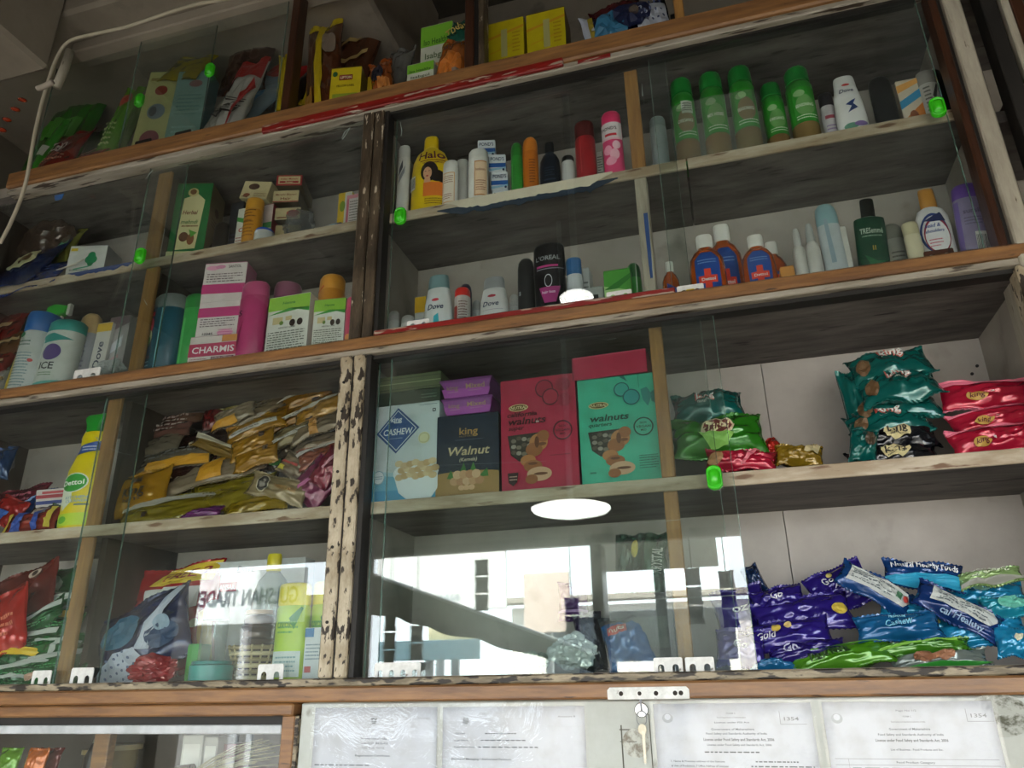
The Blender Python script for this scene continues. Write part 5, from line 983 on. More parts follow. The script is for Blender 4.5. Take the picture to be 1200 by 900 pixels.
carton('gift_box', 'flat olive striped carton, topmost above the pale blue nut carton', (445, 517), 435, 425, .075, z2+.031, 0x5f6a4a, .14, [('r', 0, .5, 1, .56, 0x9aa07a), ('r', .0, .8, 1, .85, 0x3c4430), ('r', 0, .15, 1, .2, 0x3c4430)], H=.036)
def fruit(x, y, r, c): return [('e', x, y, r, r*.68, c), ('o', x, y, r, r*.68, 0x5c1028 if c in (0x9c1c3a, 0xb02844) else 0x1d5c66)]
def wal(cols, x0=.0):
    a, b, c = cols
    return [('e', .50+x0, .42, .12, .075, a), ('e', .44+x0, .36, .11, .06, b), ('e', .56+x0, .47, .08, .05, b), ('e', .36+x0, .27, .10, .05, a), ('e', .42+x0, .22, .12, .05, b), ('e', .50+x0, .15, .16, .06, c), ('e', .40+x0, .11, .08, .04, b), ('e', .48+x0, .42, .03, .05, 0x6a3c20), ('e', .42+x0, .24, .06, .012, 0x6a3c20), ('e', .52+x0, .15, .09, .012, 0x6a3c20), ('e', .55+x0, .40, .05, .015, 0x7a4826)]
def carn(nm, lb, px, ym, yt, col, ink, w1, w2, w3, fc, sp, extra, **k):
    win = [(.09+sp, .50), (.58+sp, .51), (.54+sp, .40), (.46+sp, .36), (.34+sp, .28), (.24+sp, .27), (.13+sp, .33)]
    D = [('p', win, 0x39352f)]+[('e', .17+sp+.07*(i % 5), .45-.06*(i//5)+.01*((i*5) % 3), .034, .018, [0x7a7264, 0x5c5448, 0x9a9488][i % 3]) for i in range(13)]+wal((0xb87c48, 0x9c6236, 0xd0a886), sp)
    D += [('e', .25+sp, .735, .13, .032, 0xd9c890), ('e', .25+sp, .735, .115, .025, 0x6a4a1c), ('t', 'NUTRAJ', .25+sp, .735, .2, .026, 0xe9dca8, {'s': .2})]
    if w1: D += [('t', w1, .30+sp, .675, .40, .040, ink, {'s': .2})]
    D += [('t', w2, .36+sp if w1 else .38+sp, .615, .50, .060, ink, {'s': .25}), ('t', w3, .22+sp if w1 else .26+sp, .555, .2 if w1 else .3, .034, ink, {'s': .25}), ('o', .82, .50, .125, .085, ink), ('t', 'NON', .82, .535, .08, .02, ink), ('t', 'VEGAN', .82, .50, .18, .022, ink), ('t', 'MIO', .82, .468, .07, .02, ink)]+extra
    return carton(nm, lb, px, ym, yt, .065, SA, col, .06, D, **k)
carn('walnut_carton', 'bright pink-red walnut carton with a window of kernels', (587, 677), 510, 442, 0xb8264a, 0x4c1020, 'california', 'walnuts', 'super', 0x9c1c3a, .0,
     fruit(.60, .88, .12, 0x9c1c3a)+fruit(.68, .80, .11, 0xb02844)+[('e', .85, .90, .1, .06, 0x9c2440), ('e', .86, .76, .09, .06, 0xa02040), ('r', .48, .585, .52, .60, 0xd8c8c0), ('p', [(.10, .17), (.24, .17), (.22, .09), (.17, .06), (.11, .09)], 0x2a1418), ('l', .12, .10, .22, .15, 2, 0xc0a090), ('l', .65, .28, .9, .3, 1, 0x7c1830)], scol=0x8c1c38, group='walnut cartons with windows')
t, ht = carn('walnut_carton', 'turquoise walnut carton with a window of kernels', (679, 772), 505, 441, 0x45bfa0, 0x12483c, None, 'walnuts', 'quarters', 0x1d7a7c, .02,
     fruit(.58, .86, .10, 0x3aa99c)+fruit(.70, .78, .11, 0x2f9a98)+[('p', [(.82, .84), (.90, .86), (.96, .78), (.90, .68), (.84, .74)], 0x2a8a84), ('p', [(.94, .8), (1, .83), (1, .7), (.95, .72)], 0x1f7a76), ('p', [(.56, .98), (.66, .93), (.62, .99)], 0x1d6a66), ('r', .80, .86, .805, .99, 0x1d6a66), ('l', .74, .12, .97, .25, 6, 0x1d6a5c), ('l', .12, .1, .2, .14, 1, 0x1d6a5c)], scol=0x2f8a72, group='walnut cartons with windows')
carton('walnut_carton', 'pink-red carton lying flat on top of the turquoise walnut carton', (671, 762), 430, 420, .062, SA+ht+.001, 0xb8264a, .20, [('r', .0, .0, .02, 1, 0x8c1c38), ('r', .02, .94, 1, 1, 0xc84a66)], scol=0x7c1830, H=.046, rz=-2)

# right of the stick
TEAL, RED = 0x0c5f59, 0xb01c38
def King(x=.5, y=.55, s=1, ink=0x1c3a3c): return [('t', 'king', x, y, .26*s, .14*s, 0xb85044), ('t', 'king', x+.012, y-.01, .24*s, .11*s, 0xd2d6d0), ('t', 'nuttrito', x, y-.13*s, .2*s, .04*s, 0xb0b4a8)]
pouch('nut_pouch', 'teal nut pouch lying on the green one, just right of the stick divider', 829, 478, 84, 34, 2, .14, TEAL, 30, King(.48, .5, 1.1), T=.05)
pouch('nut_pouch', 'shiny green pouch with a cream oval name, right of the stick divider', 840, 512, 112, 48, 2, .09, 0x2c7a1c, 18, [('e', .52, .52, .19, .2, 0xd8c8a8), ('e', .52, .52, .165, .16, 0x6a2018), ('t', 'Tulsi', .52, .52, .26, .2, 0xe8dcb0, {'s': .2}), ('p', [(.3, .42), (.7, .34), (.6, .1), (.42, .1)], 0x8ac05c)], T=.05)
pouch('nut_pouch', 'flat pink-red pouch with peach corner lying under the green pouch', 868, 540, 84, 24, -6, .065, RED, 25, [('e', .12, .4, .12, .3, 0xc08a60), ('q', [(.5, .1), (.55, .1), (.8, .9), (.7, .9)], 0xd06a78)], T=.03)
pouch('nut_pouch', 'small red pouch corner standing between the pink-red and golden packets', 906, 528, 26, 28, 30, .10, 0xb0281c, 15, T=.025)
pouch('dry_fruit_packet', 'clear golden packet with brown contents, right of the pink-red pouch', 936, 535, 58, 26, -8, .08, 0x8a6e1c, 20, [('q', [(.6, .5), (.9, .4), (.95, .9), (.7, .9)], 0xb9ac84)], T=.035)
# teal stack
pouch('nut_pouch', 'teal pouch standing on edge at the left of the teal pile', 1008, 478, 40, 100, 2, .15, TEAL, 6, [('e', .8, .55, .25, .12, 0x6a4a2c)], T=.04, seal=0x0c6a62)
for i, (cx, cy, w_, h_, an, Y_, c_, lb) in enumerate((
    (1046, 538, 112, 30, 2, .080, 0x14161c, 'lowest black nut pouch with a cream name plate under the teal pile'),
    (1048, 516, 104, 30, 2, .100, 0x14161c, 'second black nut pouch with a cream name plate, under the teal pouches'),
    (1040, 497, 100, 32, 4, .120, TEAL, 'teal pouch directly above the black pouches, folding down to the left'),
    (1046, 478, 106, 34, 6, .135, TEAL, 'third teal pouch from the top of the pile'),
    (1052, 454, 100, 36, 4, .120, TEAL, 'second teal pouch from the top, white and red name clearly lit'),
    (1042, 430, 100, 34, 3, .150, TEAL, 'topmost teal pouch of the pile on the right shelf'))):
    bk = c_ == 0x14161c
    d = [('e', .53, .5, .17, .26, 0xd9cc9a), ('t', 'king', .53, .55, .24, .2, 0x201c18), ('l', .43, .3, .63, .38, 1, 0x4a4438)] if bk else [('e', .14, .35, .09, .22, 0x6a5034)]+King(.52, .6, 1.25)
    pouch('nut_pouch', lb, cx, cy, w_, h_, an, Y_, c_, 38 if not bk else 28, d, T=.04, group=None)
pouch('nut_pouch', 'teal pouch end drooping to the shelf left of the black pouches', 1012, 522, 34, 44, -14, .065, TEAL, 10, [('e', .7, .6, .2, .2, 0x4a3c2c)], T=.03)
for i, (cx, cy, w_, h_, an, Y_, lb) in enumerate(((1168, 516, 118, 36, 4, .075, 'lowest pink-red pouch of the pile at the right edge'), (1172, 492, 128, 30, 5, .10, 'middle pink-red pouch of the pile at the right edge'), (1166, 464, 136, 38, -4, .115, 'topmost pink-red pouch of the pile at the right edge'))):
    pouch('nut_pouch', lb, cx, cy, w_, h_, an, Y_, RED, 22, [('q', [(0, .78), (1, .78), (1, 1), (0, 1)], 0xe2748c), ('e', .30, .3, .1, .14, 0xc09a4a), ('t', 'king', .3, .3, .13, .12, 0x5a1020), ('e', .95, .45, .1, .2, 0xc08a60), ('r', .42, .3, .45, .38, 0xd8c8c8)], T=.035, seal=0xe88aa0)

# ------------------------------------------------------------------ lower right bay, floor
PU, BLU, CY = 0x2a1c78, 0x14427c, 0x1a86b4
G2 = [('q', [(.1, .3), (.5, .35), (.5, .4), (.1, .35)], 0x9cc23c)]
def name_(s, y=.5, w=.6, h=.14, c=0xd8d8e0, a=0): return [('t', s, .5, y, w, h, c, {'s': .15, 'a': a})]
N = [(870, 722, 66, 70, 10, .17, PU, 'purple pouch stood behind the lower glass corner', name_('oz', .6, .3, .14), 12),
 (868, 760, 60, 44, -4, .075, PU, 'purple crumpled pouch low behind the glass corner', name_('Go', .5, .3, .2), 20),
 (884, 680, 22, 36, 20, .20, 0x16305a, 'small dark blue pouch corner peeking beside the lower glass edge', [], 6),
 (912, 706, 66, 36, 10, .14, PU, 'purple pouch pointing up right, left end of the open pile', name_('Go', .6, .25, .25), 20),
 (940, 722, 120, 44, 8, .12, PU, 'long purple pouch lying across the middle of the pile', [('e', .9, .45, .08, .16, 0xc0a83c)], 25),
 (985, 690, 76, 54, 20, .16, PU, 'purple pouch with pale almonds printed, behind the blue and white one', [('t', 'Go', .35, .7, .2, .16, 0xd8d8e0), ('t', 'Almond', .6, .5, .4, .1, 0xd8d8e0, {'s': .2}), ('e', .42, .8, .05, .05, 0xb8a85c), ('e', .75, .62, .06, .05, 0xb8a85c)], 15),
 (925, 744, 100, 36, 6, .09, PU, 'purple pouch with gold flecks, lower left of the open pile', [('e', .35, .6, .06, .12, 0xb8a040), ('e', .5, .65, .05, .1, 0xc8b070), ('t', 'Gold', .2, .4, .25, .2, 0xc8c8d4, {'s': .2})], 25),
 (945, 764, 96, 26, 5, .075, 0x241868, 'dark purple pouch under the gold-flecked one', [('t', 'Go', .3, .5, .2, .3, 0xb0b0c8)], 30),
 (1026, 690, 96, 34, -34, .11, BLU, 'blue pouch with a white printed panel sloping down to the right, upper one', [('p', [(.10, .22), (.88, .22), (.95, .5), (.88, .78), (.10, .78)], 0xb4b9b6), ('l', .14, .3, .7, .72, 5, 0x4a545a), ('r', .74, .36, .82, .64, 0x3a6a4a), ('e', .88, .5, .04, .12, 0xb03a30)], 18),
 (1082, 674, 96, 34, -8, .13, 0x16407a, 'blue pouch with white lettering across its top, highest of the pile', [('q', [(0, 0), (1, 0), (1, .45), (0, .3)], 0x2a9ac0), ('t', 'Natural Healthy Foods', .5, .68, .86, .2, 0xe0e4e8)], 18),
 (1122, 716, 108, 38, -32, .085, 0x14326c, 'blue pouch with a white panel sloping down right, the lower nearer one', [('p', [(.14, .34), (.86, .34), (.93, .58), (.86, .84), (.14, .84)], 0xb4b9b6), ('l', .2, .4, .8, .78, 5, 0x4a545a), ('t', 'cal Healthy', .55, .16, .5, .15, 0x9ab4d0)], 18),
 (1075, 722, 92, 40, -12, .12, CY, 'bright cyan pouch behind the blue sloping pouches', [('e', .7, .3, .07, .1, 0xa8b060)], 20),
 (1052, 735, 104, 34, 3, .075, 0x155a8c, 'teal-blue pouch with outlined edge and faint cashew lettering in the centre', [('t', 'Cashew', .5, .55, .34, .22, 0x7ac0d8, {'s': .2, 'a': 6}), ('t', 'PREMIUM', .5, .78, .2, .08, 0x7ac0d8)], 15),
 (1158, 700, 90, 30, 4, .15, CY, 'cyan pouch beneath the pale green packet at right', [], 25),
 (1178, 712, 60, 26, 0, .10, 0x1c8aa0, 'blue-green pouch with a leafy pale patch at the right edge', [('e', .6, .5, .3, .3, 0x5fb09c)], 25),
 (1150, 742, 110, 36, 6, .10, CY, 'wide cyan pouch low at the right, below the blue-green one', [('e', .75, .35, .05, .1, 0xc8c4a8)], 25),
 (1190, 752, 50, 40, -4, .075, 0x1c8ab8, 'cyan pouch cut by the right edge near the floor', [('e', .5, .5, .1, .1, 0xd0ccb0)], 20),
 (1160, 678, 80, 18, 6, .12, 0x8aa86a, 'pale green see-through packet lying highest at the right edge', [('l', .2, .3, .8, .7, 3, 0xd0d8c0), ('r', 0, 0, 1, .2, 0x9a9a90)], 30),
 (985, 772, 130, 26, 8, .065, 0x4c8a1c, 'bright green pouch with dark print flat on the floor at the pile front', [('t', 'Hand Made', .4, .5, .4, .36, 0x1c3a10, {'s': -.2}), ('q', [(.0, .7), (1, .8), (1, 1), (0, .9)], 0x6aa83a)], 40),
 (1075, 762, 130, 16, 4, .07, 0x3f7a1c, 'second green pouch, thin and long, right of the printed green one', [('q', [(.1, .2), (.9, .5), (.9, .7), (.1, .4)], 0x78b03c)], 40),
 (1100, 776, 120, 22, 3, .055, 0x75807a, 'clear packet with brown nuts and green edge lying at the floor front', [('e', .35, .5, .12, .3, 0x8a5c40), ('e', .55, .5, .12, .3, 0x9a6a4c), ('r', 0, 0, 1, .14, 0x2f8a30)], 35),
 (905, 782, 60, 12, 3, .07, 0x1c6a9c, 'thin blue pouch edge on the floor at the glass corner', [], 40)]
for cx, cy, w_, h_, an, Y_, c_, lb, d, tl in N:
    pouch('snack_pouch', lb, cx, cy, w_, h_, an, Y_, c_, tl, d, T=.032, group='')
# behind the reflecting glass
crumple('wrapped_packet', 'silvery clear wrapped packet low behind the reflecting glass', 672, 765, 56, 44, .08, 0xe2e8e8, 'foil', D=.06, sd=11, cat='packet', rough=.2)
crumple('wrapped_packet', 'pale bulging clear packet left of the silvery one behind the glass', 622, 778, 50, 30, .10, 0xc9d4cc, 'foil', D=.06, sd=14, cat='packet', rough=.25)
pouch('snack_pouch', 'purple pouch with a pink edge standing behind the silvery packet', 672, 705, 36, 44, 0, .20, 0x4a1c66, 5, [('r', 0, .2, 1, .26, 0xb08ac0)], T=.03)
pouch('snack_pouch', 'dark navy dotted pouch right of the silvery packet, behind the glass', 692, 752, 34, 66, 8, .13, 0x1a2438, 10, [('e', .5, .4, .06, .03, 0xc0c4c8), ('e', .7, .25, .05, .03, 0xc0c4c8)], T=.04)
pouch('snack_pouch', 'bright blue pouch with a red name, behind the glass near the middle', 735, 752, 56, 62, 12, .09, 0x1c5c9a, 12, [('r', .15, .62, .6, .78, 0xb83a30), ('t', 'nuts', .38, .7, .36, .08, 0xe0d0c0), ('q', [(0, .85), (1, .85), (1, 1), (0, 1)], 0x1c2a30)], T=.04)
pouch('snack_pouch', 'dark pouch with a red patch and a white-lettered side, right of the bright blue one', 762, 750, 40, 70, -10, .13, 0x24332c, 10, [('r', .1, .6, .5, .9, 0xa8303a), ('t', 'Oats', .3, .74, .4, .08, 0xd8c8b8, {'a': 60}), ('l', .6, .1, .9, .8, 8, 0x7a8480)], T=.04)
for i, (cx, cy, w_, h_, c_, lb) in enumerate(((737, 672, 34, 92, 0x1a4030, 'dark green pouch with a pale stamped label stood at the back behind the glass'), (768, 668, 34, 88, 0x205038, 'dark green pouch with vertical white lettering beside the stick, behind the glass'))):
    pouch('snack_pouch', lb, cx, cy, w_, h_, -4, .11, c_, 4, [('p', [(.4, .1), (.85, .1), (.8, .5), (.35, .5)], 0x5a7468), ('e', .5, .4, .08, .04, 0x1c3028), ('l', .42, .14, .78, .34, 6, 0x9ab0a4), ('e', .75, .8, .12, .12, 0xb8a82c)] if i == 0 else [('t', 'KRYSTAL', .6, .6, .9, .14, 0xc8d0c8, {'a': 86}), ('e', .3, .25, .25, .12, 0x2f7a4a)], T=.035)
carton('snack_carton', 'stack base dark carton behind the glass under the green pouches', (715, 790), 730, 716, .085, A0, 0x23282a, .10, [('r', .1, .3, .9, .7, 0x3a4440)], H=.125)

# ------------------------------------------------------------------ lower left, right bay, upper shelf: golden snack packets
YE, GO, BR = 0xc08a1c, 0xa8741a, 0x4a2c1a
S1 = [('r', .1, .2, .9, .38, 0xa8a49a), ('l', .15, .22, .85, .36, 2, 0x5a5450), ('r', .8, .6, .9, .8, 0x3a2414)]
S2 = [('q', [(.0, .55), (1, .7), (1, .9), (0, .8)], 0x9a968c), ('r', .3, .2, .36, .34, 0x2a1c14)]
KG = [('t', 'king', .45, .5, .42, .22, 0x2a1c10), ('t', 'NUTS', .45, .28, .3, .07, 0x2a1c10), ('p', [(.36, .7), (.42, .82), (.46, .72), (.5, .84), (.54, .72), (.6, .8), (.58, .66)], 0x2a1c10)]
L_ = [(165, 577, 66, 40, 8, .085, 0xc8921c, 'gold packet with a black crown name at the left front of the heap', KG, 12),
 (195, 598, 110, 26, 3, .07, 0x9a8a20, 'olive yellow packet along the shelf front, left', S2, 30),
 (268, 580, 100, 34, 6, .085, 0xa09022, 'olive yellow packet bulging in the middle front of the heap', [('l', .2, .3, .6, .6, 3, 0x5a4c10)], 25),
 (300, 592, 78, 16, 6, .06, 0xb0901c, 'thin yellow packet beneath the white-panelled one at the shelf front', [], 35),
 (326, 573, 72, 24, -16, .062, 0xb8b090, 'cream packet with a round black lion badge sloping down right', [('e', .28, .52, .12, .34, 0x26221e), ('o', .28, .52, .12, .34, 0xb0a890), ('e', .28, .5, .06, .18, 0x8a847a), ('t', 'HERITAGE', .7, .5, .36, .14, 0x9a6a20)], 12),
 (250, 553, 130, 24, 10, .11, 0xb0aca4, 'long pale grey-white packet across the heap middle', [('r', .4, .1, .62, .9, YE)], 30),
 (205, 538, 90, 22, 6, .13, 0x9aa0a2, 'white-grey packet with a yellow lower strip, left of the heap', [('r', .2, 0, 1, .35, YE), ('l', .1, .5, .9, .8, 2, 0x6a6a6a)], 30),
 (182, 522, 64, 18, 6, .15, 0x8a8e92, 'small grey packet at the left of the heap', [], 30),
 (190, 505, 72, 18, 6, .17, 0x8a5c50, 'brown-pink packet with white edge, left back of the heap', [('l', .1, .2, .9, .8, 3, 0xb8a8a0)], 30),
 (213, 488, 56, 18, 4, .19, 0x7a5450, 'dull pink printed packet above the brown-pink one', [('l', .1, .2, .9, .8, 3, 0xa8908c)], 30),
 (232, 482, 40, 16, -6, .20, 0x1c4a2c, 'dark green packet at the back left of the heap', [('t', 'TUSI', .5, .5, .6, .4, 0x0f2a18)], 20),
 (250, 490, 24, 26, 10, .18, 0x7a1418, 'dark red packet end at the back of the heap', [], 12),
 (215, 556, 70, 26, 6, .12, 0x3a1814, 'dark maroon shiny packet beneath the left white-grey one', [('q', [(.2, .3), (.4, .3), (.3, .5), (.2, .5)], 0x8a7a70)], 20),
 (243, 520, 84, 26, 4, .15, 0x2e1512, 'dark maroon packet in the gap at the heap centre', [('q', [(.3, .3), (.5, .4), (.4, .6), (.3, .5)], 0x9a9084)], 20),
 (262, 527, 80, 12, -22, .12, 0x9a7a34, 'tan twisted packet edge sloping down right at the centre', [('q', [(0, .6), (1, .6), (1, 1), (0, 1)], 0xb0a894)], 20),
 (300, 536, 52, 20, 12, .09, YE, 'square bright yellow packet flap with dark corner mark, lower one', [('r', .72, .6, .84, .85, 0x3a2414)], 10),
 (296, 521, 52, 22, 14, .10, YE, 'square bright yellow packet flap with dark corner mark, upper one', [('r', .72, .6, .84, .85, 0x3a2414)], 10),
 (300, 500, 72, 18, 16, .13, YE, 'yellow packet third up the slanting stack', S1, 25),
 (275, 487, 50, 18, 18, .15, 0xb0aca0, 'white-ended yellow packet at the stack left end', [('r', 0, 0, .6, .35, YE)], 20),
 (300, 483, 70, 18, 22, .16, 0x8a8478, 'grey-fronted packet in the slanting stack', [('l', .1, .3, .9, .7, 3, 0x5a544c)], 25),
 (278, 468, 34, 24, -20, .18, 0xb09a3a, 'white and yellow packet at the top left corner of the stack', [('r', .2, .4, 1, 1, 0xa8aaa8)], 10),
 (300, 470, 52, 16, 14, .19, 0x9a9080, 'pale packet near the top of the slanting stack', S2, 25),
 (325, 462, 52, 18, 18, .18, YE, 'yellow packet with a white label at the stack top', [('r', .3, .3, .8, .8, 0xb8b4a8), ('l', .4, .4, .7, .7, 2, 0x4a4440)], 18),
 (345, 488, 84, 18, 18, .14, GO, 'golden packet right of centre, fourth in the slanting stack', S1, 25),
 (350, 470, 80, 16, 18, .16, GO, 'golden packet right of centre, upper slanting stack', S2, 25),
 (378, 460, 60, 20, 16, .18, GO, 'golden packet by the post, topmost right', [('l', .2, .3, .8, .7, 2, 0x6a5030)], 22),
 (375, 480, 62, 18, 18, .12, YE, 'yellow packet touching the post, upper middle', [('r', .1, .6, .9, .8, 0x9a9484)], 25),
 (342, 510, 74, 18, 20, .11, 0x9c8a5c, 'tan and grey packet in the stack, lower middle right', S1, 25),
 (372, 500, 64, 18, 18, .10, 0x8a8274, 'grey packet with brown band near the post', [('r', .4, 0, .55, 1, 0xa87420)], 25),
 (374, 518, 66, 16, 10, .12, 0x8a7c6c, 'grey-brown packet low by the post', [], 28),
 (335, 530, 40, 18, 24, .13, 0x6a5230, 'brown packet between yellow flap and orange-red packet', [], 20),
 (376, 535, 62, 24, 10, .10, 0xa8502c, 'orange-red packet with white edge below the slanting stack', [('q', [(0, .6), (1, .85), (1, 1), (0, .8)], 0xb8b0a8)], 18),
 (315, 552, 26, 24, 0, .11, 0x3a2418, 'dark brown round-ended packet with a green sticker', [('e', .8, .8, .25, .2, 0x2f7a2c)], 10),
 (348, 548, 44, 22, -30, .10, 0xa8a094, 'white crinkled packet with red letters, right front', [('q', [(.1, .4), (.6, .5), (.6, .6), (.1, .5)], 0xa83a30), ('r', .1, .1, .3, .3, 0xb8a82c)], 12),
 (372, 565, 46, 46, -40, .075, 0x8c2458, 'magenta metallic packet near the post foot', [('q', [(.2, .1), (.3, .1), (.6, .9), (.5, .9)], 0xb05a8c)], 10),
 (385, 548, 28, 40, -30, .065, 0x9a2440, 'crimson metallic packet against the post', [('q', [(.4, .4), (.5, .4), (.6, .9), (.5, .9)], 0xd09aa8)], 10),
 (396, 545, 16, 24, 0, .12, 0x1c3a7a, 'small blue packet corner behind the crimson one', [], 8),
 (235, 603, 50, 10, 4, .055, 0x7a2c78, 'small purple metallic packet at the very front of the shelf', [], 30)]
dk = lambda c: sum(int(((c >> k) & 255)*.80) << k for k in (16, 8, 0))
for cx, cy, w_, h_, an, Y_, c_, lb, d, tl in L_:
    r3 = [(c_ >> k) & 255 for k in (16, 8, 0)]
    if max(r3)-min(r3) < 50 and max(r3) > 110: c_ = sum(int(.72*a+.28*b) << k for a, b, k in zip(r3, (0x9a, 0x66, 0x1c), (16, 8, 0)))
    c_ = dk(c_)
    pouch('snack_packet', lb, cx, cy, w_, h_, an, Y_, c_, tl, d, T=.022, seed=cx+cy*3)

# ------------------------------------------------------------------ lower left, left bay, upper shelf
t = thing('cleaner_spray_bottle', 'yellow spray bottle with a bright green head and round green label', 'spray bottle', (PY(96, 600, .065).x, .065, SA), (0, rad(-1), 0))
hh = PY(117, 487, .065).z-SA
rw = (PY(118, 590, .075).x-PY(74, 590, .075).x)/2
lathe('body', [(rw*.95, 0), (rw, .003), (rw, hh*.40), (rw*.95, hh*.50), (rw*.72, hh*.62), (rw*.58, hh*.68), (rw*.60, hh*.80), (rw*.52, hh*.84)], mat(0xe0cc10, 'plastic'), t, .55)
prism('trigger_head', [(-.018, hh*.84), (.016, hh*.84), (.018, hh*.93), (.030, hh*.96), (.030, hh*1.0), (-.018, hh*1.0), (-.026, hh*.97), (-.020, hh*.91)][::-1], -.012, .012, mat(0x15922a, 'plastic'), t, .003)
prism('trigger', [(-.018, hh*.90), (-.024, hh*.88), (-.034, hh*.79), (-.030, hh*.78), (-.018, hh*.85)][::-1], -.004, .004, mat(0xd8d8d0, 'plastic'), t, .001)
def rr_(z):
    P = [(0, .95), (.4, 1), (.5, .95), (.62, .72), (.68, .58), (.8, .6), (1, .5)]; f = z/hh
    for (a, q), (b, q2) in zip(P, P[1:]):
        if f <= b: return rw*(q+(q2-q)*(f-a)/(b-a))
    return rw*.5
def fm_(X, Z, h):
    R_ = rr_(Z)+h; u = max(-.97, min(.97, (X-rw)/rr_(Z))); return (R_*u, -.55*R_*math.sqrt(1-u*u)-h, Z)
decal(t, [('p', [(.05, .10), (.45, .22), (.4, .40), (.12, .44), (.02, .40)], 0xdfe4d0), ('e', .42, .38, .36, .085, 0xe0e6da), ('e', .42, .38, .33, .076, 0x2f9a34), ('t', 'Dettol', .42, .38, .56, .042, 0xeef2ea), ('q', [(.30, .63), (.78, .66), (.80, .75), (.34, .71)], 0x27509a), ('l', .4, .66, .74, .71, 2, 0xd0d8e8), ('t', 'KITCHEN', .56, .25, .5, .022, 0x8aa8b4), ('t', 'CLEANER', .58, .22, .5, .022, 0x8aa8b4), ('r', .55, .18, .85, .195, 0x6a7a6a), ('r', .05, .02, .9, .12, 0xb8d43c), ('e', .3, .07, .12, .03, 0x5fae34)], rw*2, hh, fm_, True)
carton('toothpaste_carton', 'red, white and blue striped toothpaste carton lying askew on the heap', (30, 62), 588, 574, .085, SA, 0xd0c8c4, .11, [('q', [(0, .5), (1, .5), (1, .7), (0, .7)], 0xa83440), ('q', [(0, .15), (1, .15), (1, .35), (0, .35)], 0x283a80), ('q', [(.2, .75), (1, .75), (1, .9), (.2, .9)], 0xc04a50)], [('r', 0, .25, 1, 1, 0x9c1c22), ('t', 'Colgate', .5, .62, .86, .4, 0xd8ccc8)], rz=30, ry=-8, H=.040, W=.08, top=True)
carton('grey_carton', 'plain grey carton at the back of the shelf, far left', (2, 26), 565, 552, .14, SA, 0x77726c, .06, [], H=.078, ry=6)
pouch('snack_packet', 'dark blue packet leaning above the grey carton at far left', 4, 543, 22, 28, 0, .13, 0x123a66, 8, T=.03)
L2 = [(22, 588, 60, 24, 6, .12, 0x6a1c30, 'crimson packet along the back of the left heap', [('l', .2, .3, .8, .7, 2, 0x9a5060)], 20),
 (42, 590, 40, 18, 14, .11, 0x20407c, 'blue packet under the striped toothpaste carton', [('q', [(.2, .4), (.6, .6), (.6, .7), (.2, .5)], 0x7a9ac8)], 20),
 (10, 600, 36, 24, -20, .085, 0xa01c1c, 'red and blue packet at the left edge of the heap', [('q', [(.0, .0), (.5, .0), (.7, .5), (0, .5)], 0x2458a8)], 12),
 (38, 612, 60, 18, 4, .065, 0x9a3a30, 'red and blue striped packet flat at the front left', [('r', .0, 0, .1, 1, 0xc8b43c), ('r', .2, 0, .38, 1, 0x2a4a9c), ('r', .6, 0, .72, 1, 0x2a4a9c), ('r', .85, 0, .95, 1, 0xc8b43c)], 20),
 (52, 606, 40, 20, -10, .08, 0x4a3a30, 'dark brown packet with pale folds in the heap centre', [('q', [(.2, .4), (.6, .6), (.6, .8), (.2, .6)], 0x9a8a80)], 20),
 (70, 608, 38, 22, -14, .09, 0x1c4a34, 'dark green packet between heap and yellow spray bottle', [('q', [(.2, .5), (.9, .6), (.9, .8), (.2, .7)], 0x9aa890)], 15),
 (84, 600, 20, 34, 6, .13, 0x7a2c54, 'mauve packet behind the yellow spray bottle', [], 8)]
for cx, cy, w_, h_, an, Y_, c_, lb, d, tl in L2:
    pouch('snack_packet', lb, cx, cy, w_, h_, an, Y_, c_, tl, d, T=.022, seed=cx+cy*3)
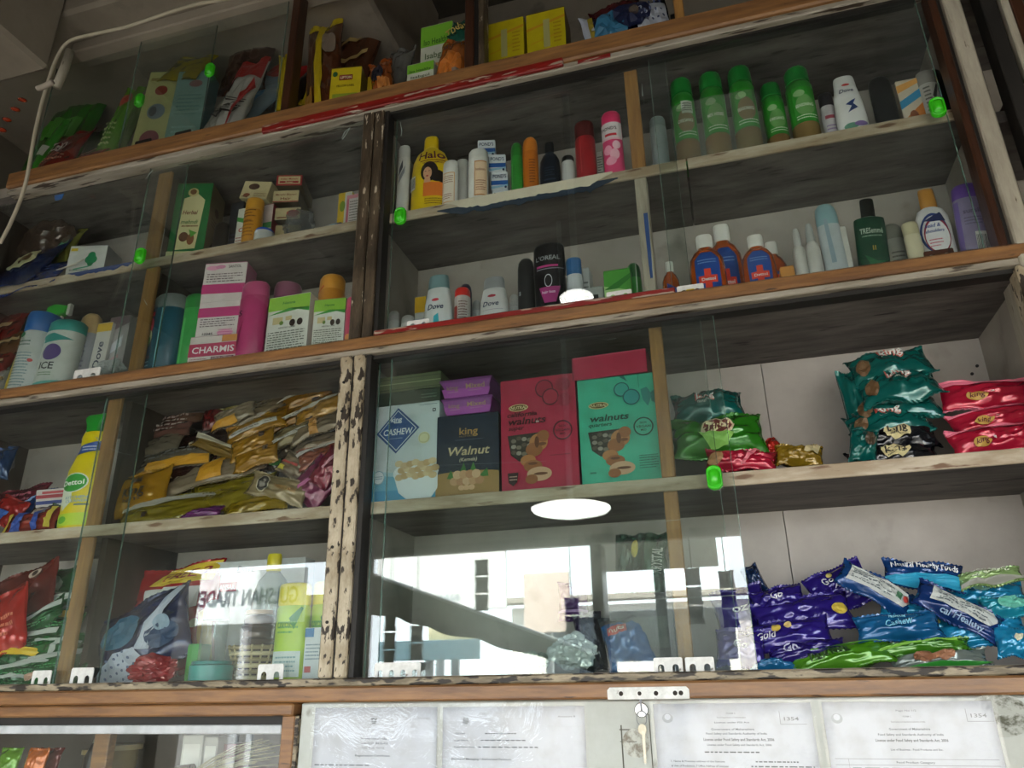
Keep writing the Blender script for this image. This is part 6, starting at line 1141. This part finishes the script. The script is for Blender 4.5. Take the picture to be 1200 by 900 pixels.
# ------------------------------------------------------------------ lower left, left bay, floor
GR = 0x14582c
GS = [('q', [(0, .35), (1, .55), (1, .78), (0, .60)], 0xaab0a8), ('l', .2, .1, .8, .25, 2, 0x3a8a50)]
GY = [('q', [(0, .2), (1, .4), (1, .7), (0, .5)], 0xc8a020)]
L3 = [(24, 704, 82, 56, 16, .13, 0x6a1c14, 'dark red-brown glossy pouch with a small round eye mark, topmost at far left', [('e', .72, .85, .08, .09, 0xb8a898), ('e', .72, .85, .04, .05, 0x2a1410)], 10),
 (8, 730, 48, 60, 22, .07, 0xb02018, 'bright red pouch leaning in front of the red-brown one', [('l', .3, .2, .8, .6, 3, 0xd07050)], 8),
 (66, 690, 48, 36, 6, .18, GR, 'dark green pouch with a round pale label, top of the green pile', [('e', .5, .5, .28, .3, 0x8a9a84)], 8),
 (62, 708, 60, 24, 4, .15, GR, 'green and white packet second from the top of the green pile', GS, 22),
 (68, 722, 52, 20, -4, .13, 0x17602e, 'green packet with a golden strip in the upper green pile', GY, 22),
 (40, 730, 70, 22, 26, .10, GR, 'green and white packet slanting up right under the red pouch', GS, 20),
 (66, 738, 60, 22, 6, .11, 0x196432, 'green packet at the right of the pile, middle height', [('l', .2, .3, .8, .7, 3, 0x4a9a5a)], 22),
 (28, 752, 80, 22, 8, .09, GR, 'green packet with a broad white corner, middle of the green pile', GS, 22),
 (64, 756, 66, 22, -4, .085, 0x17602e, 'green packet with white crossed lines, right lower pile', [('q', [(0, .5), (1, .6), (1, .7), (0, .6)], 0xa8b0a8), ('q', [(.5, 0), (.6, 0), (.8, 1), (.7, 1)], 0xa8b0a8)], 22),
 (18, 768, 62, 20, -2, .075, GR, 'green packet with a bright yellow band, lower left of the pile', [('r', 0, .4, 1, .75, 0xd2b018)], 22),
 (52, 776, 90, 22, 6, .075, 0x17602e, 'green and white packet low in the pile, right', GS, 22),
 (24, 784, 80, 20, 6, .068, GR, 'green packet with a white slanting band near the floor', GS, 25),
 (56, 796, 80, 20, 3, .062, 0x1c6a34, 'green packet lowest at the right by the stick', [('e', .3, .5, .1, .2, 0xb8907a)], 30),
 (10, 799, 50, 16, 0, .06, GR, 'green packet lowest at the left edge', GS, 30)]
for cx, cy, w_, h_, an, Y_, c_, lb, d, tl in L3:
    pouch('snack_packet', lb, cx, cy, w_, h_, an, Y_, c_, tl, d, T=.026, seed=cx+cy*3)
# ------------------------------------------------------------------ lower left, right bay, floor
pouch('detergent_pouch', 'big red detergent pouch with a yellow FREE band and white figure one', 200, 728, 110, 108, 6, .19, 0xb01820, 6, [('p', [(.30, .82), (.95, .80), (1, .98), (.45, .98)], 0xd8b82c), ('t', 'FREE 2', .68, .90, .5, .075, 0x8c1018, {'s': .2, 'b': 1}), ('r', .28, .64, .75, .78, 0xc8c8c4), ('t', '1', .82, .66, .09, .18, 0xe0dcd8), ('e', .85, .42, .06, .04, 0xc8c8a0), ('q', [(.9, 0), (1, 0), (1, .6), (.9, .5)], 0xd8a83c)], T=.06)
pouch('diaper_pack', 'navy and white dotted pack twisted in front of the red pouch', 168, 748, 112, 74, 22, .09, 0x15244c, 10, [('p', [(0, 0), (.62, 0), (.5, .34), (.28, .38), (0, .3)], 0xaeb6c2), ('p', [(.50, .3), (.62, .25), (.98, .92), (.9, .98)], 0xaeb6c2), ('e', .36, .62, .24, .2, 0x2a5a74), ('e', .78, .35, .16, .16, 0x1d3a5c), ('e', .8, .5, .08, .1, 0x8aa0b0)]+[('e', .05+.065*(i % 8), .05+.06*(i//8), .012, .015, 0x4a5874) for i in range(32)], T=.05, seal=0x15244c)
crumple('snack_packet', 'shiny crumpled red packet at the floor front before the dotted pack', 178, 785, 62, 30, .06, 0x961018, 'foil', D=.035, sd=21, cat='packet', rough=.25)
carton('white_carton', 'tall white panel carton with grey handwritten-style name behind the jars', (237, 352), 730, 657, .20, A0, 0xc6c9c9, .04, [('t', 'Dove', .40, .93, .18, .06, 0x3a3e44, {'s': .2, 'b': 0}), ('r', .10, .74, .32, .82, 0x9a2028), ('t', 'SANSAR', .21, .78, .18, .04, 0xd8d8d8)])
bottle('clear_bottle', 'clear empty-looking round bottle with grey sheen, right of the red detergent pouch', (236, 262), 760, 703, .075, A0, 0xe6ecea, 0xb8c0c0, 'round', dr=1, kind='clear')
bottle('teal_tub', 'teal plastic tub standing at the floor front', (226, 268), 790, 772, .055, A0, 0x1c8a84, 0x1a7c78, 'jar', dr=1, H=.035, cat='tub')
carton('green_pack', 'upright dark green carton left of the clear bottle', (218, 234), 775, 755, .08, A0, 0x2c8a2c, .03, [])
bottle('cleaner_bottle', 'clear bottle with a yellow cap rising behind the white panel glare', (293, 335), 740, 650, .15, A0, 0xb8c4b8, 0xd0c01c, 'jug', dr=.7, kind='clear')
# dark ribbed jar (spice bundle) on a woven basket
cpx = PY(300, 740, .12)
bk = thing('woven_basket', 'cream woven cane basket holding the brown bundle', 'basket', (PY(295, 775, .12).x, .125, A0))
for k in range(6):
    z = .004+.011*k; r = .034+.003*k
    tube('woven_ring', [(r*cos(2*pi*i/24), r*.8*sin(2*pi*i/24), z+.002*sin(i*pi)) for i in range(25)], .0042, mat([0xc4b68c, 0x8a7a52][k % 2], 'cloth'), bk, 6)
for k in range(16):
    a_ = 2*pi*k/16; tube('stake', [(.034*cos(a_), .027*sin(a_), 0), (.052*cos(a_), .042*sin(a_), .064)], .0022, mat(0xb0a074, 'cloth'), bk, 5)
lathe('base', [(.032, 0), (.034, .003)], mat(0x9a8a62, 'cloth'), bk, .8)
t = thing('spice_jar', 'squat jar of dark brown layered spice sitting in the basket', 'jar', (PY(302, 750, .125).x, .125, A0+.008))
jh = PY(302, 716, .125).z-A0-.008
pr = [(.026, 0)]
for k in range(9): pr += [(.030+.003*(k % 2), jh*(.04+.10*k)), (.028, jh*(.08+.10*k))]
lathe('spice_layers', pr+[(.022, jh*.93)], mat(0x4a2c18, 'foil', .3), t)
lathe('lid', [(.024, jh*.93), (.028, jh*.94), (.028, jh), (.02, jh*1.01)], mat(0xa88a6a, 'plastic'), t)
LB = [('t', 'LIVON', .45, .55, .5, .05, 0x3a7a2a), ('q', [(.55, .62), (.7, .5), (.9, .72), (.86, .74), (.7, .58)], 0x2a7a2a), ('l', .2, .45, .8, .6, 3, 0x5a9a3a), ('r', .1, .02, .9, .28, 0xc0ccc8), ('l', .2, .06, .8, .24, 4, 0x7a9a9c)]
bottle('cleaner_bottle', 'yellow-green bottle with a broad yellow cap, right of the white panel', (322, 360), 760, 684, .08, A0, 0xa4c42c, 0xd8cc2c, 'can', dr=.6, dec=LB)
bottle('cleaner_bottle', 'second yellow-green bottle cut off by the central post', (364, 392), 740, 682, .10, A0, 0x9abc2c, 0xd2c82c, 'can', dr=.6, dec=LB[:3])
carton('medicine_carton', 'white carton with blue corner and red stamp at the post foot', (356, 377), 765, 736, .06, A0, 0xc4ccd0, .04, [('r', 0, .82, .5, 1, 0x2c6a9c), ('r', .1, .12, .45, .24, 0xb0383c), ('l', .1, .35, .9, .7, 5, 0x7a8a94)])
carton('white_box', 'small white carton resting on the partition ledge behind the navy pack', (116, 151), 688, 670, .22, A0, 0xb8b4b0, .05, [('l', .1, .1, .9, .3, 2, 0x9a5a5a), ('r', 0, .0, 1, .3, 0xb09a9a)])
# ------------------------------------------------------------------ left edge: side showcase, cable, right neighbour cabinet
sd = thing('side_showcase', 'dark wooden side showcase with a small glazed door at the far left edge', 'showcase', (-1.86, 0, 1.5))
SK = Vector((-1.86, 0, 1.5))
def sp_(n, *a, bw=.002):
    o = box(n, *a, sd, bw); o.location -= SK; return o
sp_('side_board', -1.9, -1.815, -.05, .29, 1.62, 2.83, M['darkside'])
sp_('front_stile', -1.84, -1.80, -.09, -.05, 1.62, 3.2, M['brown'])
sp_('back_stile', -2.32, -2.28, -.09, -.05, 1.62, 3.2, M['brown'])
sp_('door_frame', -1.875, -1.85, -.085, -.06, 1.9, 3.05, M['whitev'])
sp_('door_frame', -2.28, -1.85, -.085, -.06, 3.05, 3.09, M['whitev'])
sp_('glass_pane', -2.28, -1.875, -.075, -.071, 1.65, 3.05, M['glass'], bw=0)
sp_('back_board', -2.32, -1.91, .27, .29, 1.62, 2.83, M['darkside'])
for i, (x, y) in enumerate(((26, 117), (18, 128), (8, 140), (2, 152))):
    p = PY(x, y, -.12)
    o = lathe('snack_sachet', [(.002, -.006), (.012, -.004), (.016, 0), (.012, .004), (.002, .006)], mat(0xa83a1c, 'foil'), None, .6, loc=p); o.rotation_euler = (rad(20), rad(25), 0)
    tag(o, 'orange-red sachet hanging in a strip at the far left, %s' % ['uppermost of the strip', 'second from the top', 'third from the top', 'lowest at the picture edge'][i], 'sachet', 'hanging orange sachets')
pts = [PY(x, y, -.14) for x, y in ((0, 285), (14, 258), (30, 215), (42, 150), (55, 100), (68, 65), (82, 48), (110, 40), (150, 31), (200, 14), (235, 4), (262, 0), (330, -16))]
def smooth(P, n=6):
    out = []
    for i in range(len(P)-1):
        p0 = P[max(i-1, 0)]; p1 = P[i]; p2 = P[i+1]; p3 = P[min(i+2, len(P)-1)]
        for k in range(n):
            t = k/n; out.append(.5*((2*p1)+(p2-p0)*t+(2*p0-5*p1+4*p2-p3)*t*t+(3*p1-p0-3*p2+p3)*t**3))
    return out+[P[-1]]
cb = tube('electric_cable', smooth(pts), .0042, mat(0xb4aa96, 'matte'), seg=8)
tag(cb, 'dusty cream electric cable hanging down at the upper left', 'cable')
p0 = PY(82, 60, -.13); p1 = PY(66, 102, -.13)
c2 = tube('junction_sleeve', [p0, p0*.5+p1*.5+Vector((.004, 0, 0)), p1], .011, M['whitev'], seg=10); tag(c2, 'dusty bracket stub beside the bend of the cable', 'bracket')
hk = tube('ceiling_hook', smooth([PY(44, 104, -.3), PY(52, 101, -.3), PY(62, 96, -.3)]), .006, mat(0x9c9184, 'matte')); tag(hk, 'short pale bracket arm at the left under the beam', 'bracket')

nb = thing('neighbour_cabinet', 'dark cabinet beyond the whitish post at the far right edge', 'display cabinet', (.62, 0, 2.2))
NK = Vector((.62, 0, 2.2))
def np_(n, *a, bw=.002):
    o = box(n, *a, nb, bw); o.location -= NK; return o
np_('stile', .560, .585, -.01, .028, 2.242, 2.80, M['black'])
np_('stile', .605, .625, -.012, .028, 2.242, 2.80, M['brown'])
np_('stile', .590, .603, -.014, .028, 2.242, 2.80, M['whitev'])
np_('back_board', .54, 1.6, .25, .262, 1.6, 2.81, M['side'], bw=0)
np_('shelf', .54, 1.6, .04, .245, 2.515, 2.54, M['under'])
np_('floor_board', .54, 1.6, .0, .245, 2.20, 2.24, M['under'])
np_('side_board', .532, .548, .03, .245, 2.242, 2.81, M['darkside'])
np_('head_board', .54, 1.6, .03, .25, 2.80, 2.812, M['under'])
np_('rail', 1.0, 1.6, -.018, .03, 2.20, 2.242, M['wood'])
carton('brown_carton', 'small dark brown carton on the shelf of the far right cabinet', (1183, 1200), 135, 118, .08, 2.541, 0x4a2c24, .05, H=.05)

# ------------------------------------------------------------------ what the glass mirrors: lamps, sign boards and hanging goods toward the street
def lamp(px, py, L, wpx):
    p = REF(px, py, L); s_ = (REF(px+wpx/2, py, L)-REF(px-wpx/2, py, L)).length/2
    t = thing('ceiling_lamp', 'round lit lamp hanging from the ceiling, %s' % ('nearer the street' if L > 1.5 else 'nearer the shelves, added for its reflection'), 'lamp', p)
    e = bpy.data.materials.new('lamp_glow'); e.use_nodes = True; b = e.node_tree.nodes['Principled BSDF']
    b.inputs['Emission Color'].default_value = (1, .97, .92, 1); b.inputs['Emission Strength'].default_value = 9
    nz = e.node_tree.nodes.new('ShaderNodeTexNoise'); e.node_tree.links.new(nz.outputs['Fac'], b.inputs['Roughness'])
    o = lathe('diffuser', [(.004, -.030), (s_*.6, -.026), (s_*.95, -.012), (s_, 0), (s_*.9, .006)], e, t)
    lathe('base', [(s_*.9, .006), (s_*.5, .02), (.012, .03), (.012, 3.75-p.z)], M['alu'], t)
lamp(667, 594, 1.9, 92)
lamp(672, 341, .9, 40)  # added lamp, repeats the first lamp's reflection in the upper pane
def board(name, label, x0, y0, x1, y1, L, col, text=None, ink=0x303848, cat='sign board', glow=0, ty=.5, tw=.8, th=.25):
    a = REF(x0, y0, L); b = REF(x1, y1, L)
    X0, X1 = sorted((a.x, b.x)); Z0, Z1 = sorted((a.z, b.z))
    t = thing(name, label, cat, ((X0+X1)/2, -L, Z0)); w_ = X1-X0; h = Z1-Z0
    box('panel', -w_/2, w_/2, -.03, 0, 0, h, mat(col, 'matte', .6), t, .004)
    box('post', -.03, .03, -.07, -.03, -Z0-.12, h*.8, M['alu'], t, 0)
    if text: decal(t, [('t', text, .5, ty, tw, th, ink)], w_, h, lambda X, Z, hh: (w_/2-X, .004+hh*4, Z), False, 'lettering')
    return t
board('sign_board', 'white street sign board lettered GULSHAN TRADES', 224, 672, 352, 728, 3.6, 0xe8ecec, 'GULSHAN TRADES', tw=.9, th=.3)
board('sign_board', 'long white street sign board lettered NAMAN', 440, 648, 592, 712, 4.6, 0xeef0ee, 'NAMAN', ink=0x9aa4ae, ty=.2, tw=.3, th=.12)
board('wall_panel', 'pale pinkish wall panel across the street', 612, 672, 668, 740, 5.2, 0xd8c4b8, cat='panel')
board('sign_board', 'white hanging board near the shop pillar', 698, 622, 842, 662, 3.2, 0xe8ece6)
board('sign_board', 'white lower board by the pillar with red mark', 700, 716, 866, 772, 3.4, 0xe8eaea)
board('sign_board', 'pale blue kiosk board low across the street', 440, 752, 560, 772, 4.4, 0xa8cfdc)
board('sign_board', 'small cream board above the kiosk', 500, 735, 560, 752, 4.5, 0xd8d0a8)
board('added_street_wall', 'added grey-green low wall that dims the left pane reflection', 200, 728, 408, 800, 5.4, 0x3a3f38, cat='wall')  # wall added to cover bright sky mirrored in the left pane
board('added_street_wall', 'added pale beige low wall far across the street', 300, 700, 420, 730, 6.5, 0x7d7866, cat='wall')  # further wall added to tone down the same reflection
# diagonal awning pole with dark green cloth
A1, A2 = REF(415, 672, 3.0), REF(720, 782, 3.0)
aw = thing('street_awning', 'dark green rolled street awning sloping across the shop front', 'awning', A1)
V = []; Fc = []; n = 40
for i in range(n+1):
    p = A1.lerp(A2, i/n); f = i/n; th = .15*(1-f)+.05; sag = .03*noise.noise(Vector((f*9, 0, 0)))
    V += [p-A1+Vector((0, -.02, .02)), p-A1+Vector((0, .03, -th-sag)), p-A1+Vector((0, -.06, .02)), p-A1+Vector((0, -.07, -th-sag))]
for i in range(n):
    a = i*4; Fc += [(a, a+1, a+5, a+4), (a+2, a+6, a+7, a+3), (a+1, a+3, a+7, a+5), (a, a+4, a+6, a+2)]
mk('awning_cloth', V, Fc, mat(0x1c3a2a, 'cloth'), parent=aw, smooth=True)
tube('pole', [Vector((0, -.04, .02)), A2-A1+Vector((0, -.04, .02))], .02, M['alu'], aw)
# hanging strips of packets in front of the opening
random.seed(4)
k_ = 0
for x, y, c_, n_, nm in ((455, 700, 0x1c3a24, 4, 'green'), (486, 712, 0x22303a, 3, 'blue-grey'), (562, 655, 0x24443c, 3, 'teal'), (668, 700, 0x4a1c66, 2, 'purple'), (810, 665, 0x2a3458, 3, 'navy'), (850, 668, 0x2a1c78, 3, 'violet')):
    p = REF(x, y, 2.6)
    t = thing('packet_strip', 'hanging strip of %s sachets at the street opening' % nm, 'packet strip', p)
    tube('string', [Vector((0, 0, 0)), Vector((0, 0, max(.05, HB-.05-p.z)))], .003, M['black'], t, 5)
    for q in range(n_):
        b = pouch('s', 'x', 600, 450, 10, 10, 0, 0, c_, 0, T=.02, W=.075, H=.085)
        for ch in list(b.children):
            ch.parent = t; ch.location = (0, 0, -.04-.09*q)
            if ch.name.startswith('seal'): bpy.data.objects.remove(ch)
            else: ch.name = 'sachet'
        bpy.data.objects.remove(b)
# opposite building
ob = thing('street_building', 'pale building across the street with window openings', 'building', (1.2, -12, -.12))
box('facade', -5, 5, -1, 0, 0, 2.9, mat(0xe6e0d6, 'matte'), ob, .02)
for i in range(5):
    w1 = box('window', -4.3+1.9*i, -3.3+1.9*i, -.02, .03, 1.6, 2.7, mat(0x2a3036, 'plastic'), ob, .01)
box('ledge', -5.1, 5.1, 0, .3, 2.95, 3.05, mat(0x9a9286, 'matte'), ob, .01)
# labels copied by a helper must not carry empty groups
for o in bpy.data.objects:
    if 'group' in o and not o['group']: del o['group']
    if '_h' in o: del o['_h']
